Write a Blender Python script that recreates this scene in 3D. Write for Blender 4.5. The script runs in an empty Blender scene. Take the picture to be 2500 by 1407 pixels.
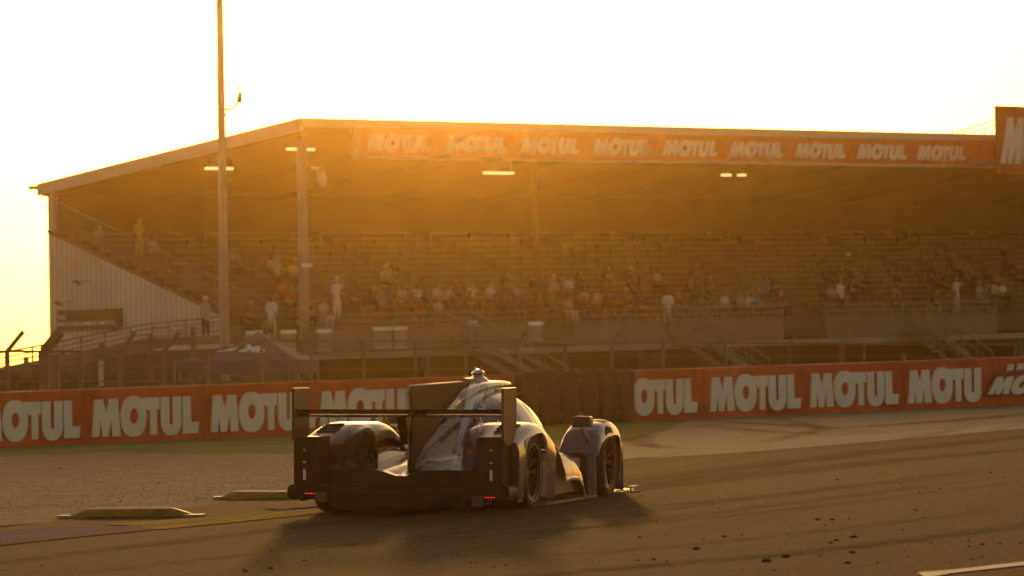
import bpy, bmesh, math, random
import numpy as np
from mathutils import Vector, Matrix
from mathutils.geometry import tessellate_polygon
random.seed(7)
rng = np.random.default_rng(7)
sc = bpy.context.scene
COL = sc.collection

# ------------------------------------------------------------------ camera
F_ = 10000.0; ROLL = .016; CAMH = 1.27; HOR = 885.0; TILT = .012
TH = math.atan((HOR - 703.5) / F_)
FW = Vector((0, math.cos(TH), math.sin(TH)))
U0 = Vector((0, -math.sin(TH), math.cos(TH))); R0 = Vector((1, 0, 0))
CR = R0 * math.cos(ROLL) - U0 * math.sin(ROLL)
CU = R0 * math.sin(ROLL) + U0 * math.cos(ROLL)
CAM = Vector((0, 0, CAMH))
cd = bpy.data.cameras.new('camera'); cam = bpy.data.objects.new('camera', cd); COL.objects.link(cam)
m = Matrix((CR, CU, -FW)).transposed().to_4x4(); m.translation = CAM
cam.matrix_world = m
cd.sensor_width = 36; cd.lens = 36 * F_ / 2500; cd.clip_start = .5; cd.clip_end = 6000
cd.dof.use_dof = True; cd.dof.focus_distance = 35.6; cd.dof.aperture_fstop = 5.6
sc.camera = cam

# ------------------------------------------------------------------ sky, sun, exposure
SUN_EL = math.radians(6.0); SUN_AZ = math.radians(-1.2)   # azimuth from +Y towards +X
w = bpy.data.worlds.new('World'); sc.world = w; w.use_nodes = True
wn = w.node_tree.nodes; wl = w.node_tree.links
bg = wn['Background']
sky = wn.new('ShaderNodeTexSky'); sky.sky_type = 'NISHITA'; sky.sun_disc = False
sky.sun_elevation = SUN_EL; sky.sun_rotation = SUN_AZ
sky.air_density = 1; sky.dust_density = 1.7; sky.ozone_density = 1.0
tint = wn.new('ShaderNodeMix'); tint.data_type = 'RGBA'; tint.blend_type = 'MULTIPLY'
tint.inputs[0].default_value = 1; tint.inputs[7].default_value = (1,.765,.55,1)
wl.new(sky.outputs[0], tint.inputs[6]); wl.new(tint.outputs[2], bg.inputs[0])
bg.inputs[1].default_value = .15
sl = bpy.data.lights.new('sun', 'SUN'); sl.energy = 1.25; sl.angle = math.radians(2.0); sl.color = (1, .5, .12)
so = bpy.data.objects.new('sun', sl); COL.objects.link(so)
sdir = Vector((math.sin(SUN_AZ) * math.cos(SUN_EL), math.cos(SUN_AZ) * math.cos(SUN_EL), math.sin(SUN_EL)))
so.rotation_euler = sdir.to_track_quat('Z', 'Y').to_euler()
sc.view_settings.view_transform = 'Standard'; sc.view_settings.look = 'None'
sc.view_settings.exposure = .25; sc.view_settings.gamma = 1
sc.cycles.use_denoising = True
sc.cycles.volume_bounces = 0; sc.cycles.max_bounces = 6

# ------------------------------------------------------------------ picture <-> place
def ray(px, py): return FW + CR * ((px - 1250) / F_) + CU * ((703.5 - py) / F_)
def at(px, py, Y):
    d = ray(px, py); return CAM + d * (Y / d.y)
def gz(x): return TILT * max(-60, min(60, x))
def grd(px, py, dz=0.0):
    d = ray(px, py); n = Vector((-TILT, 0, 1)); p = CAM + d * (-(n.dot(CAM)) / n.dot(d)); p.z += dz; return p

# ------------------------------------------------------------------ materials
MATS = {}
def nmat(name):
    m = bpy.data.materials.new(name); m.use_nodes = True
    return m, m.node_tree.nodes, m.node_tree.links, m.node_tree.nodes['Principled BSDF']
def ramp(n, stops):
    r = n.new('ShaderNodeValToRGB'); e = r.color_ramp.elements
    while len(e) < len(stops): e.new(.5)
    for i, (p, c) in enumerate(stops):
        e[i].position = p; e[i].color = (c[0], c[1], c[2], 1)
    return r
def mat(name, col, rough=.6, metal=0.0, var=.25, scale=3.0, coat=0.0, bump=0.0, stretch=None):
    """painted or raw surface with large soft wear and fine grain"""
    if name in MATS: return MATS[name]
    m, n, l, b = nmat(name)
    tc = n.new('ShaderNodeTexCoord'); mp = n.new('ShaderNodeMapping'); l.new(tc.outputs['Object'], mp.inputs[0])
    if stretch: mp.inputs['Scale'].default_value = stretch
    nz = n.new('ShaderNodeTexNoise'); nz.inputs['Scale'].default_value = scale; nz.inputs['Detail'].default_value = 8
    nz.inputs['Roughness'].default_value = .65
    l.new(mp.outputs[0], nz.inputs[0])
    r = ramp(n, [(.3, [c * (1 - var) for c in col]), (.7, [min(1, c * (1 + var)) for c in col])])
    l.new(nz.outputs[0], r.inputs[0]); l.new(r.outputs[0], b.inputs['Base Color'])
    b.inputs['Roughness'].default_value = rough; b.inputs['Metallic'].default_value = metal
    b.inputs['Coat Weight'].default_value = coat; b.inputs['Coat Roughness'].default_value = .06
    if bump:
        bp = n.new('ShaderNodeBump'); bp.inputs['Strength'].default_value = bump; bp.inputs['Distance'].default_value = .02
        l.new(nz.outputs[0], bp.inputs['Height']); l.new(bp.outputs[0], b.inputs['Normal'])
    MATS[name] = m; return m
def emis(name, col, s):
    m, n, l, b = nmat(name); b.inputs['Base Color'].default_value = (*col, 1)
    b.inputs['Emission Color'].default_value = (*col, 1); b.inputs['Emission Strength'].default_value = s
    return m

# ------------------------------------------------------------------ helpers
def tag(o, label=None, cat=None, group=None, kind=None):
    if label: o['label'] = label
    if cat: o['category'] = cat
    if group: o['group'] = group
    if kind: o['kind'] = kind
    return o
def thing(name, label, cat, loc=(0, 0, 0), group=None):
    o = bpy.data.objects.new(name, None); COL.objects.link(o); o.location = loc
    o.empty_display_size = .2
    return tag(o, label, cat, group)
def mesh_obj(name, verts, faces, m, parent=None, smooth=False):
    me = bpy.data.meshes.new(name); me.from_pydata([tuple(v) for v in verts], [], faces); me.update()
    if smooth: me.polygons.foreach_set('use_smooth', [True] * len(me.polygons))
    for q in (m if isinstance(m, (list, tuple)) else [m]): me.materials.append(q)
    o = bpy.data.objects.new(name, me); COL.objects.link(o)
    if parent: o.parent = parent
    return o
class MB:
    """collects shapes for ONE mesh, in world (or parent-local) coordinates"""
    def __init__(s): s.v = []; s.f = []
    def add(s, v, f):
        k = len(s.v); s.v += [tuple(q) for q in v]; s.f += [tuple(k + i for i in q) for q in f]; return s
    def box(s, c, d, rot=None):
        c = Vector(c); h = Vector(d) / 2
        vs = [Vector((x * h.x, y * h.y, z * h.z)) for x in (-1, 1) for y in (-1, 1) for z in (-1, 1)]
        if rot is not None: vs = [rot @ q for q in vs]
        return s.add([c + q for q in vs], [(0, 1, 3, 2), (4, 6, 7, 5), (0, 4, 5, 1), (2, 3, 7, 6), (0, 2, 6, 4), (1, 5, 7, 3)])
    def hexa(s, p):   # 8 points: bottom 4 ccw, top 4 ccw
        return s.add(p, [(3, 2, 1, 0), (4, 5, 6, 7), (0, 1, 5, 4), (1, 2, 6, 5), (2, 3, 7, 6), (3, 0, 4, 7)])
    def bar(s, a, b, w=.05, h=None, up=Vector((0, 0, 1))):
        a = Vector(a); b = Vector(b); h = w if h is None else h
        t = (b - a).normalized()
        if abs(t.dot(up)) > .98: up = Vector((0, 1, 0))
        x = t.cross(up).normalized() * (w / 2); y = x.normalized().cross(t).normalized() * (h / 2)
        return s.add([a - x - y, a + x - y, a + x + y, a - x + y, b - x - y, b + x - y, b + x + y, b - x + y],
                     [(3, 2, 1, 0), (4, 5, 6, 7), (0, 1, 5, 4), (1, 2, 6, 5), (2, 3, 7, 6), (3, 0, 4, 7)])
    def tube(s, pts, r, n=10, caps=True):
        pts = [Vector(p) for p in pts]; rr = r if isinstance(r, (list, tuple)) else [r] * len(pts)
        k = len(s.v); ref = None
        for i, p in enumerate(pts):
            t = (pts[min(i + 1, len(pts) - 1)] - pts[max(i - 1, 0)]).normalized()
            if ref is None: ref = Vector((0, 0, 1)) if abs(t.z) < .9 else Vector((1, 0, 0))
            x = (ref - t * ref.dot(t)).normalized(); ref = x; y = t.cross(x)
            for j in range(n):
                a = 2 * math.pi * j / n; s.v.append(tuple(p + (x * math.cos(a) + y * math.sin(a)) * rr[i]))
        for i in range(len(pts) - 1):
            for j in range(n):
                a = k + i * n + j; b = k + i * n + (j + 1) % n; s.f.append((a, b, b + n, a + n))
        if caps:
            s.f.append(tuple(k + j for j in range(n))[::-1]); s.f.append(tuple(k + (len(pts) - 1) * n + j for j in range(n)))
        return s
    def build(s, name, m, parent=None, smooth=False):
        return mesh_obj(name, s.v, s.f, m, parent, smooth)

# ------------------------------------------------------------------ setting: ground sheets
def ground_mat(name, stops, scale, stretch=(1, 1, 1), rot=0.0, streaks=None, grain=60, rough=.9, bump=.4, dist=.02, spec=.3):
    m, n, l, b = nmat(name)
    tc = n.new('ShaderNodeTexCoord'); mp = n.new('ShaderNodeMapping'); l.new(tc.outputs['Object'], mp.inputs[0])
    mp.vector_type = 'TEXTURE'; mp.inputs['Rotation'].default_value = (0, 0, rot)
    mp2 = n.new('ShaderNodeMapping'); l.new(mp.outputs[0], mp2.inputs[0]); mp2.inputs['Scale'].default_value = stretch
    nz = n.new('ShaderNodeTexNoise'); nz.inputs['Scale'].default_value = scale; nz.inputs['Detail'].default_value = 9; nz.inputs['Roughness'].default_value = .6
    l.new(mp2.outputs[0], nz.inputs[0]); r = ramp(n, stops); l.new(nz.outputs[0], r.inputs[0])
    out = r.outputs[0]
    g = n.new('ShaderNodeTexNoise'); g.inputs['Scale'].default_value = grain; g.inputs['Detail'].default_value = 4
    l.new(tc.outputs['Object'], g.inputs[0])
    gr = ramp(n, [(.35, (.45, .45, .45)), (.62, (1.45, 1.42, 1.35))]); l.new(g.outputs[0], gr.inputs[0])
    mx = n.new('ShaderNodeMix'); mx.data_type = 'RGBA'; mx.blend_type = 'MULTIPLY'; mx.inputs[0].default_value = .85
    l.new(out, mx.inputs[6]); l.new(gr.outputs[0], mx.inputs[7]); out = mx.outputs[2]
    if streaks:
        for (sx, sy, lo, hi, dark, warp) in streaks:
            # bend the racing line a little, then stretch noise far along it
            sp = n.new('ShaderNodeSeparateXYZ'); l.new(mp.outputs[0], sp.inputs[0])
            sq = n.new('ShaderNodeMath'); sq.operation = 'MULTIPLY'; l.new(sp.outputs[1], sq.inputs[0]); l.new(sp.outputs[1], sq.inputs[1])
            wv = n.new('ShaderNodeMath'); wv.operation = 'MULTIPLY_ADD'; l.new(sq.outputs[0], wv.inputs[0]); wv.inputs[1].default_value = warp; l.new(sp.outputs[0], wv.inputs[2])
            cb = n.new('ShaderNodeCombineXYZ'); l.new(wv.outputs[0], cb.inputs[0]); l.new(sp.outputs[1], cb.inputs[1])
            m3 = n.new('ShaderNodeMapping'); l.new(cb.outputs[0], m3.inputs[0]); m3.inputs['Scale'].default_value = (sx, sy, 1)
            s = n.new('ShaderNodeTexNoise'); s.inputs['Scale'].default_value = 1; s.inputs['Detail'].default_value = 5; s.inputs['Roughness'].default_value = .55
            l.new(m3.outputs[0], s.inputs[0]); q = ramp(n, [(lo, (1, 1, 1)), (hi, (dark, dark, dark))]); l.new(s.outputs[0], q.inputs[0])
            k = n.new('ShaderNodeMix'); k.data_type = 'RGBA'; k.blend_type = 'MULTIPLY'; k.inputs[0].default_value = 1
            l.new(out, k.inputs[6]); l.new(q.outputs[0], k.inputs[7]); out = k.outputs[2]
    l.new(out, b.inputs['Base Color']); b.inputs['Roughness'].default_value = rough; b.inputs['Specular IOR Level'].default_value = spec
    bp = n.new('ShaderNodeBump'); bp.inputs['Strength'].default_value = bump; bp.inputs['Distance'].default_value = dist
    l.new(g.outputs[0], bp.inputs['Height']); l.new(bp.outputs[0], b.inputs['Normal'])
    return m
TRK = math.radians(-17.5)
M_grass = ground_mat('grass', [(.3, (.09, .12, .012)), (.7, (.22, .23, .03))], .6, grain=25, bump=1, dist=.06, rough=1)
M_far = ground_mat('dry_ground', [(.3, (.07, .075, .03)), (.7, (.14, .12, .06))], .15, grain=9, bump=.5)
M_track = ground_mat('asphalt', [(.3, (.064, .050, .030)), (.7, (.092, .072, .044))], .35, (1, .25, 1), TRK,
                     [(.9, .015, .50, .66, .60, .0009), (4.5, .03, .53, .68, .62, .0009), (14, .08, .50, .72, .75, .0009), (26, 2.6, .36, .64, .42, .0009)], grain=40, bump=.35, dist=.006, rough=1.0, spec=.06)
M_runoff = ground_mat('run_off_asphalt', [(.3, (.15, .12, .08)), (.7, (.20, .165, .115))], .25, (1, .3, 1), TRK + .06,
                      [(1.3, .03, .54, .66, .7, .0006), (16, 1.5, .38, .66, .5, .0006)], grain=25, bump=.4, dist=.01)
M_gravel = ground_mat('gravel', [(.3, (.18, .14, .10)), (.7, (.28, .225, .16))], 1.2, grain=16, bump=.8, dist=.02, rough=1, spec=.1)

def sheet(name, pts, m, dz, sub=0):
    vs = [Vector((p[0], p[1], gz(p[0]) + dz)) for p in pts]
    tris = tessellate_polygon([vs])
    o = mesh_obj(name, vs, [tuple(t) for t in tris], m)
    bm = bmesh.new(); bm.from_mesh(o.data); bmesh.ops.recalc_face_normals(bm, faces=bm.faces)
    if sum(f.normal.z for f in bm.faces) < 0: bmesh.ops.reverse_faces(bm, faces=bm.faces)
    bm.to_mesh(o.data); bm.free()
    return tag(o, kind='structure')
def gsheet(name, ppts, m, dz): return sheet(name, [grd(*p) for p in ppts], m, dz)
# far ground: tilted across the circuit, level far out
xs = [-900, -300, -60, -30, 0, 30, 60, 300, 900]; ys = [-20, 0, 60, 160, 400, 900]
gv = [(x, y, gz(x)) for y in ys for x in xs]; nx = len(xs)
gf = [(j * nx + i, j * nx + i + 1, (j + 1) * nx + i + 1, (j + 1) * nx + i) for j in range(len(ys) - 1) for i in range(nx - 1)]
tag(mesh_obj('ground', gv, gf, M_far), kind='structure')
# grass between the gravel and the barrier
gsheet('grass_strip', [(-300, 1160), (0, 1118), (260, 1106), (700, 1108), (1200, 1100), (1560, 1075), (1750, 1035), (1600, 1005), (1200, 1040), (700, 1055), (0, 1083), (-400, 1100)], M_grass, .004)
gsheet('gravel_trap', [(-900, 1250), (-300, 1150), (0, 1117), (230, 1106), (600, 1112), (1200, 1125), (1500, 1115), (1380, 1130), (700, 1205), (480, 1240), (140, 1275), (-100, 1296), (-1300, 1400)], M_gravel, .008)
a = grd(1540, 1135); 
gsheet('run_off_road', [(1330, 1140), (1500, 1090), (1640, 1048), (1700, 1018), (2100, 1004), (2500, 986), (3100, 955), (3100, 1010), (2500, 1045), (1600, 1125), (1400, 1150)], M_runoff, .012)
T0 = grd(-100, 1300); T1 = grd(700, 1212)
trk = [grd(*p) for p in [(-1300, 1440), (-100, 1305), (140, 1276), (480, 1240), (700, 1212), (1300, 1150), (1600, 1115), (2500, 1040), (3100, 1000), (3600, 985)]]
far_r = [Vector((40, 60, 0)), Vector((25, 8, 0)), Vector((-12, 8, 0))]
sheet('race_track', trk + far_r, M_track, .016)
M_blue = ground_mat('blue_kerb_paint', [(.42, (.004, .022, .22)), (.62, (.012, .030, .14))], 1.5, (1, .15, 1), TRK, [(2.5, .08, .46, .60, .35, 0), (14, .8, .4, .6, .5, 0)], grain=30, bump=.4, dist=.008, rough=1, spec=.05)
M_yel = ground_mat('yellow_kerb_paint', [(.35, (.26, .155, .002)), (.6, (.34, .20, .003))], 1.5, (1, .15, 1), TRK, [(2.5, .08, .44, .60, .3, 0), (14, .8, .4, .6, .5, 0)], grain=30, bump=.4, dist=.008, rough=1, spec=.05)
M_white = mat('white_road_paint', (.34, .31, .26), .6, var=.2, scale=2)
gsheet('blue_painted_kerb', [(-400, 1335), (0, 1303), (150, 1292), (340, 1291), (375, 1300), (200, 1317), (0, 1339), (-400, 1385)], M_blue, .022)
gsheet('yellow_painted_kerb', [(250, 1286), (480, 1270), (700, 1252), (900, 1238), (980, 1240), (760, 1262), (560, 1283), (385, 1300), (330, 1291)], M_yel, .022)
gsheet('blue_painted_kerb', [(640, 1247), (760, 1236), (900, 1226), (900, 1233), (760, 1245), (680, 1252)], M_blue, .026)
gsheet('white_line', [(2240, 1407), (2330, 1400), (2510, 1379), (2700, 1355), (2700, 1364), (2510, 1388), (2330, 1408), (2260, 1420)], M_white, .022)
gsheet('yellow_painted_kerb', [(2240, 1430), (2520, 1398), (2700, 1378), (2750, 1440), (2240, 1470)], M_yel, .022)
# pale dusty strip where the run-off meets the track
M_dust = ground_mat('dusty_asphalt', [(.3, (.32, .27, .19)), (.7, (.42, .35, .25))], .5, (1, .2, 1), TRK, [(1.5, .04, .5, .66, .6, .0009)], grain=25, bump=.3, dist=.008, rough=1, spec=.1)
gsheet('dusty_track_edge', [(1560, 1120), (1900, 1081), (2500, 1036), (2800, 1012), (2800, 1022), (2500, 1050), (2100, 1085), (1800, 1110), (1600, 1122)], M_dust, .020)
# rubber laid by sliding tyres: soft edges from a per-vertex cover value
def rubber():
    m, n, l, b = nmat('tyre_rubber'); b.inputs['Base Color'].default_value = (.022, .018, .012, 1); b.inputs['Roughness'].default_value = 1; b.inputs['Specular IOR Level'].default_value = .03
    at_ = n.new('ShaderNodeAttribute'); at_.attribute_name = 'cover'
    tc = n.new('ShaderNodeTexCoord'); nz = n.new('ShaderNodeTexNoise'); nz.inputs['Scale'].default_value = 2.2; nz.inputs['Detail'].default_value = 7; l.new(tc.outputs['Object'], nz.inputs[0])
    r = ramp(n, [(.35, (.15, .15, .15)), (.65, (1, 1, 1))]); l.new(nz.outputs[0], r.inputs[0])
    mu = n.new('ShaderNodeMath'); mu.operation = 'MULTIPLY'; l.new(at_.outputs['Fac'], mu.inputs[0]); l.new(r.outputs[0], mu.inputs[1])
    mv = n.new('ShaderNodeMath'); mv.operation = 'MULTIPLY'; l.new(mu.outputs[0], mv.inputs[0]); mv.inputs[1].default_value = .72; l.new(mv.outputs[0], b.inputs['Alpha']); return m
M_rub = rubber()
RV_, RF2, RC = [], [], []
def ribbon(pp, w0, dz, k0=1.0):
    ps = [grd(*p) for p in pp]; out = []
    for i in range(len(ps) - 1):
        p0 = ps[max(i - 1, 0)]; p1 = ps[i]; p2 = ps[i + 1]; p3 = ps[min(i + 2, len(ps) - 1)]
        for k in range(10):
            t = k / 10; out.append(.5 * ((2 * p1) + (-p0 + p2) * t + (2 * p0 - 5 * p1 + 4 * p2 - p3) * t * t + (-p0 + 3 * p1 - 3 * p2 + p3) * t ** 3))
    out.append(ps[-1]); n = len(out); o = len(RV_); W = 7
    for i, p in enumerate(out):
        t = (out[min(i + 1, n - 1)] - out[max(i - 1, 0)]).normalized(); q = Vector((-t.y, t.x, 0)); e = min(1, 4 * i / n, 4 * (n - 1 - i) / n)
        for j in range(W):
            a = j / (W - 1) * 2 - 1; c = p + q * a * w0 * .75; RV_.append((c.x, c.y, gz(c.x) + dz)); RC.append((1 - a * a) ** 1.2 * e * k0)
    for i in range(n - 1):
        for j in range(W - 1): a = o + i * W + j; RF2.append((a, a + W, a + W + 1, a + 1))
z = .0170
for pp, w0, k0 in [([(1600, 1060), (1560, 1072), (1580, 1090), (1680, 1100)], .35, .9), ([(1500, 1045), (1700, 1030), (1900, 1040), (2150, 1058)], .35, .9), ([(1700, 1040), (2000, 1062), (2400, 1050)], .35, .8), ([(1850, 1018), (2000, 1045), (1960, 1062), (1850, 1085)], .3, .8),
    ([(1650, 1025), (2000, 1022), (2500, 1008)], .35, .8), ([(1980, 1050), (2250, 1035), (2600, 1005)], .7, 1), ([(1650, 1048), (1800, 1036), (2050, 1045)], .35, .8),
    ([(-300, 1418), (200, 1356), (700, 1296), (1300, 1225), (1900, 1150), (2700, 1085)], .32, .8), ([(1250, 1215), (1700, 1160), (2200, 1100), (2700, 1052)], .75, 1.0), ([(1200, 1236), (1700, 1182), (2200, 1128), (2700, 1082)], .6, .9), ([(900, 1445), (1500, 1395), (2050, 1345), (2700, 1262)], .3, 1.0),
    ([(1300, 1262), (1800, 1222), (2500, 1140)], .25, .7), ([(1250, 1310), (1900, 1252), (2600, 1168)], .22, .5), ([(-100, 1440), (500, 1371), (1200, 1300), (1900, 1216), (2700, 1130)], .22, .55), ([(1100, 1372), (1700, 1335), (2600, 1232)], .2, .5), ([(900, 1340), (1500, 1285), (2600, 1150)], .25, .5)]:
    ribbon(pp, w0, z, k0); z += .0005
so_ = mesh_obj('skid_marks', RV_, RF2, M_rub); at_ = so_.data.attributes.new('cover', 'FLOAT', 'POINT'); at_.data.foreach_set('value', RC); tag(so_, kind='structure')
# rubber marbles and stones strewn over the track: nobody could count them
mb = MB()
def pebble(p, r):
    n = 6; k = []; r *= .62
    ph = rng.uniform(0, 6.28)
    for (zz, rr) in ((0, 1.0), (.55, .85), (.9, .35)):
        for j in range(n):
            a = ph + 2 * math.pi * j / n; q = r * rr * rng.uniform(.75, 1.2)
            k.append((p.x + q * math.cos(a) * 1.5, p.y + q * math.sin(a), p.z + zz * r))
    f = [(i * n + j, i * n + (j + 1) % n, (i + 1) * n + (j + 1) % n, (i + 1) * n + j) for i in range(2) for j in range(n)] + [tuple(range(2 * n, 3 * n))]
    mb.add(k, f)
for (px, py, r) in [(1870, 1378, .040), (1918, 1367, .035), (2085, 1318, .03), (2042, 1326, .022), (2028, 1332, .022), (1996, 1275, .026), (2032, 1275, .022), (2234, 1252, .024), (2080, 1356, .024), (2069, 1382, .024),
                 (1700, 1347, .03), (1596, 1373, .02), (1556, 1375, .016), (2142, 1382, .016), (2398, 1336, .02), (2440, 1334, .014), (2366, 1341, .014), (2044, 1176, .022), (2218, 1366, .014), (1562, 1318, .016),
                 (1870, 1347, .01), (662, 1352, .02), (630, 1375, .014), (742, 1375, .016), (660, 1395, .022), (595, 1398, .02), (600, 1403, .02), (1150, 1380, .01), (2420, 1158, .02), (2005, 1347, .014), (1811, 1312, .014), (1768, 1316, .02)]:
    pebble(grd(px, py, .014), r)
for i in range(900):
    px = rng.uniform(1150, 2500) if rng.random() < .75 else rng.uniform(0, 2500)
    py = rng.uniform(1215, 1405) if px < 1500 else rng.uniform(1130, 1405)
    if px < 760 and py < 1300: continue
    pebble(grd(px, py, .014), float(rng.choice([.004, .006, .009, .014], p=[.5, .3, .15, .05])))
tag(mb.build('rubber_marbles', mat('marble_rubber', (.035, .032, .028), .8)), 'small dark lumps of tyre rubber strewn over the asphalt', kind='stuff')
gb = MB(); mb = gb
for i in range(8000):
    px = rng.uniform(-20, 760); py = 1108 + (rng.random() ** .8) * 150
    if py > 1262 - .05 * px - 12 + (22 * rng.random() ** 3): continue
    pebble(grd(px, py, .006), float(rng.choice([.004, .007, .011, .016], p=[.5, .33, .14, .03])))
tag(gb.build('loose_gravel', mat('gravel_stone', (.25, .20, .15), .95, var=.4, scale=2.2)), 'loose pale gravel stones filling the gravel trap', kind='stuff')

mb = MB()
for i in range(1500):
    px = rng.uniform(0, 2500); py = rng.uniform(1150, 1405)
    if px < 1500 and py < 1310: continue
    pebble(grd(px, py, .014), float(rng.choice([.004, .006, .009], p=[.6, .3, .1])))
tag(mb.build('stone_chips', mat('glint_pale_stone', (.55, .46, .34), .6)), 'tiny stone chips strewn over the asphalt, paled to imitate sun glints', kind='stuff')  # pale colour stands in for sun glints on the small stones
# sausage kerbs
M_syel = mat('sausage_kerb_yellow', (.26, .16, .004), .55, var=.65, scale=5, bump=.3)
M_syel.node_tree.nodes['Principled BSDF'].inputs['Specular IOR Level'].default_value = .2
def sausage(label, p0, p1, h, wd):
    A = grd(*p0); B = grd(*p1); t = (B - A); L = t.length; t.normalize(); q = Vector((-t.y, t.x, 0))
    root = thing('sausage_kerb', label, 'kerb', A, 'yellow sausage kerbs at the track edge')
    prof = [(-.5, 0), (-.47, .45), (-.33, .85), (-.1, 1), (.1, 1), (.33, .85), (.47, .45), (.5, 0)]
    v = []; f = []; N = 28; k = len(prof)
    for i in range(N + 1):
        s = i / N; e = min(1, min(s, 1 - s) * 5.5); e2 = e ** .8
        for (a, b) in prof: v.append(t * (s * L) + q * (a * wd * (.45 + .55 * e2)) + Vector((0, 0, .02 + b * h * e2)))
    for i in range(N):
        for j in range(k - 1): f.append((i * k + j, i * k + j + 1, (i + 1) * k + j + 1, (i + 1) * k + j))
    mesh_obj('kerb_body', v, f, M_syel, root, True)
    b = MB()
    for s in (.0, 1.0):
        c = t * (s * L) + Vector((0, 0, .026)); b.box(c, (.18, .26, .02))
    b.build('end_plate', mat('kerb_end_plate', (.22, .2, .18), .6, .3), root)
sausage('longer near yellow sausage kerb left of the blue painted strip', (168, 1268), (474, 1266), .075, .26)
sausage('yellow sausage kerb running up behind the race car', (545, 1221), (735, 1222), .07, .26)

# ------------------------------------------------------------------ lettering
def oval(cx, cy, a, b, n=26, e=.86):
    return [(cx + a * math.copysign(abs(math.cos(t)) ** e, math.cos(t)), cy + b * math.copysign(abs(math.sin(t)) ** e, math.sin(t))) for t in [2 * math.pi * i / n for i in range(n)]]
LET = {
 'M': ([(0, 0), (.18, 0), (.22, .48), (.27, 0), (.42, 0), (.51, .50), (.53, 0), (.74, 0), (.68, 1), (.45, 1), (.38, .60), (.29, 1), (.07, 1)], []),
 'O': (oval(1.09, .51, .335, .55), oval(1.10, .52, .11, .21, 18, 1)),
 'T': ([(1.53, 0), (1.69, 0), (1.70, .68), (1.77, .68), (1.77, 1), (1.30, 1), (1.45, .66), (1.52, .66)], []),
 'U': ([(1.81, 1), (1.81, .24), (1.86, .08), (1.95, -.02), (2.08, -.05), (2.20, -.02), (2.30, .08), (2.35, .24), (2.35, 1), (2.13, 1), (2.13, .30), (2.10, .25), (2.06, .25), (2.03, .30), (2.03, 1)], []),
 'L': ([(2.39, 0), (2.79, 0), (2.82, .30), (2.61, .30), (2.60, 1), (2.39, 1)], [])}
WLEN = 2.82
def word(name, mapf, m, parent, letters='MOTUL', clip=None):
    """flat raised letters: mapf(s, t, depth) with s along the word 0..WLEN, t 0..1 up"""
    b = MB()
    for ch in letters:
        outer, hole = LET[ch]; loops = [outer] + ([hole] if hole else [])
        if clip is not None: 
            loops = [[(min(x, clip), y) for x, y in lp] for lp in loops]
        tris = tessellate_polygon([[Vector((x, y, 0)) for x, y in lp] for lp in loops])
        flat = [p for lp in loops for p in lp]
        k = len(b.v)
        b.add([mapf(x, y, 0) for x, y in flat], [tuple(t) for t in tris])
        k2 = len(b.v); b.v += [tuple(mapf(x, y, 1)) for x, y in flat]
        o = 0
        for lp in loops:
            n = len(lp)
            for i in range(n): b.f.append((k + o + i, k + o + (i + 1) % n, k2 + o + (i + 1) % n, k2 + o + i))
            o += n
    return b.build(name, m, parent)

# ------------------------------------------------------------------ trackside barrier
BA = Vector((-9.6, 73.0, 0)); BB = Vector((11.55, 91.0, 0))
bt = (BB - BA); BLEN = bt.length; bt.normalize(); bn = Vector((bt.y, -bt.x, 0))      # bn points to the track
def bar_s(px, py=990, off=0):
    """metres along the barrier line, and height, seen at a pixel"""
    d = ray(px, py); P = BA + bn * off; t = (P - CAM).dot(bn) / d.dot(bn); q = CAM + d * t
    return (q - BA).dot(bt), q.z
def bar_p(s, z, off=0):
    p = BA + bt * s + bn * off; return Vector((p.x, p.y, z))
M_bred = ground_mat('red_vinyl_banner', [(.35, (.46, .045, .016)), (.65, (.66, .10, .045))], .45, (1, 1, .4), 0, None, grain=5, bump=.15, dist=.02, rough=.55)
M_bred.node_tree.nodes['Mix'].inputs[0].default_value = .25
M_lett = mat('banner_white', (.82, .76, .68), .6, var=.10, scale=1.5)
def zb(px): # barrier bottom / top pixel rows
    return 1090 - .042 * px, 958 - .0344 * px
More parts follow.
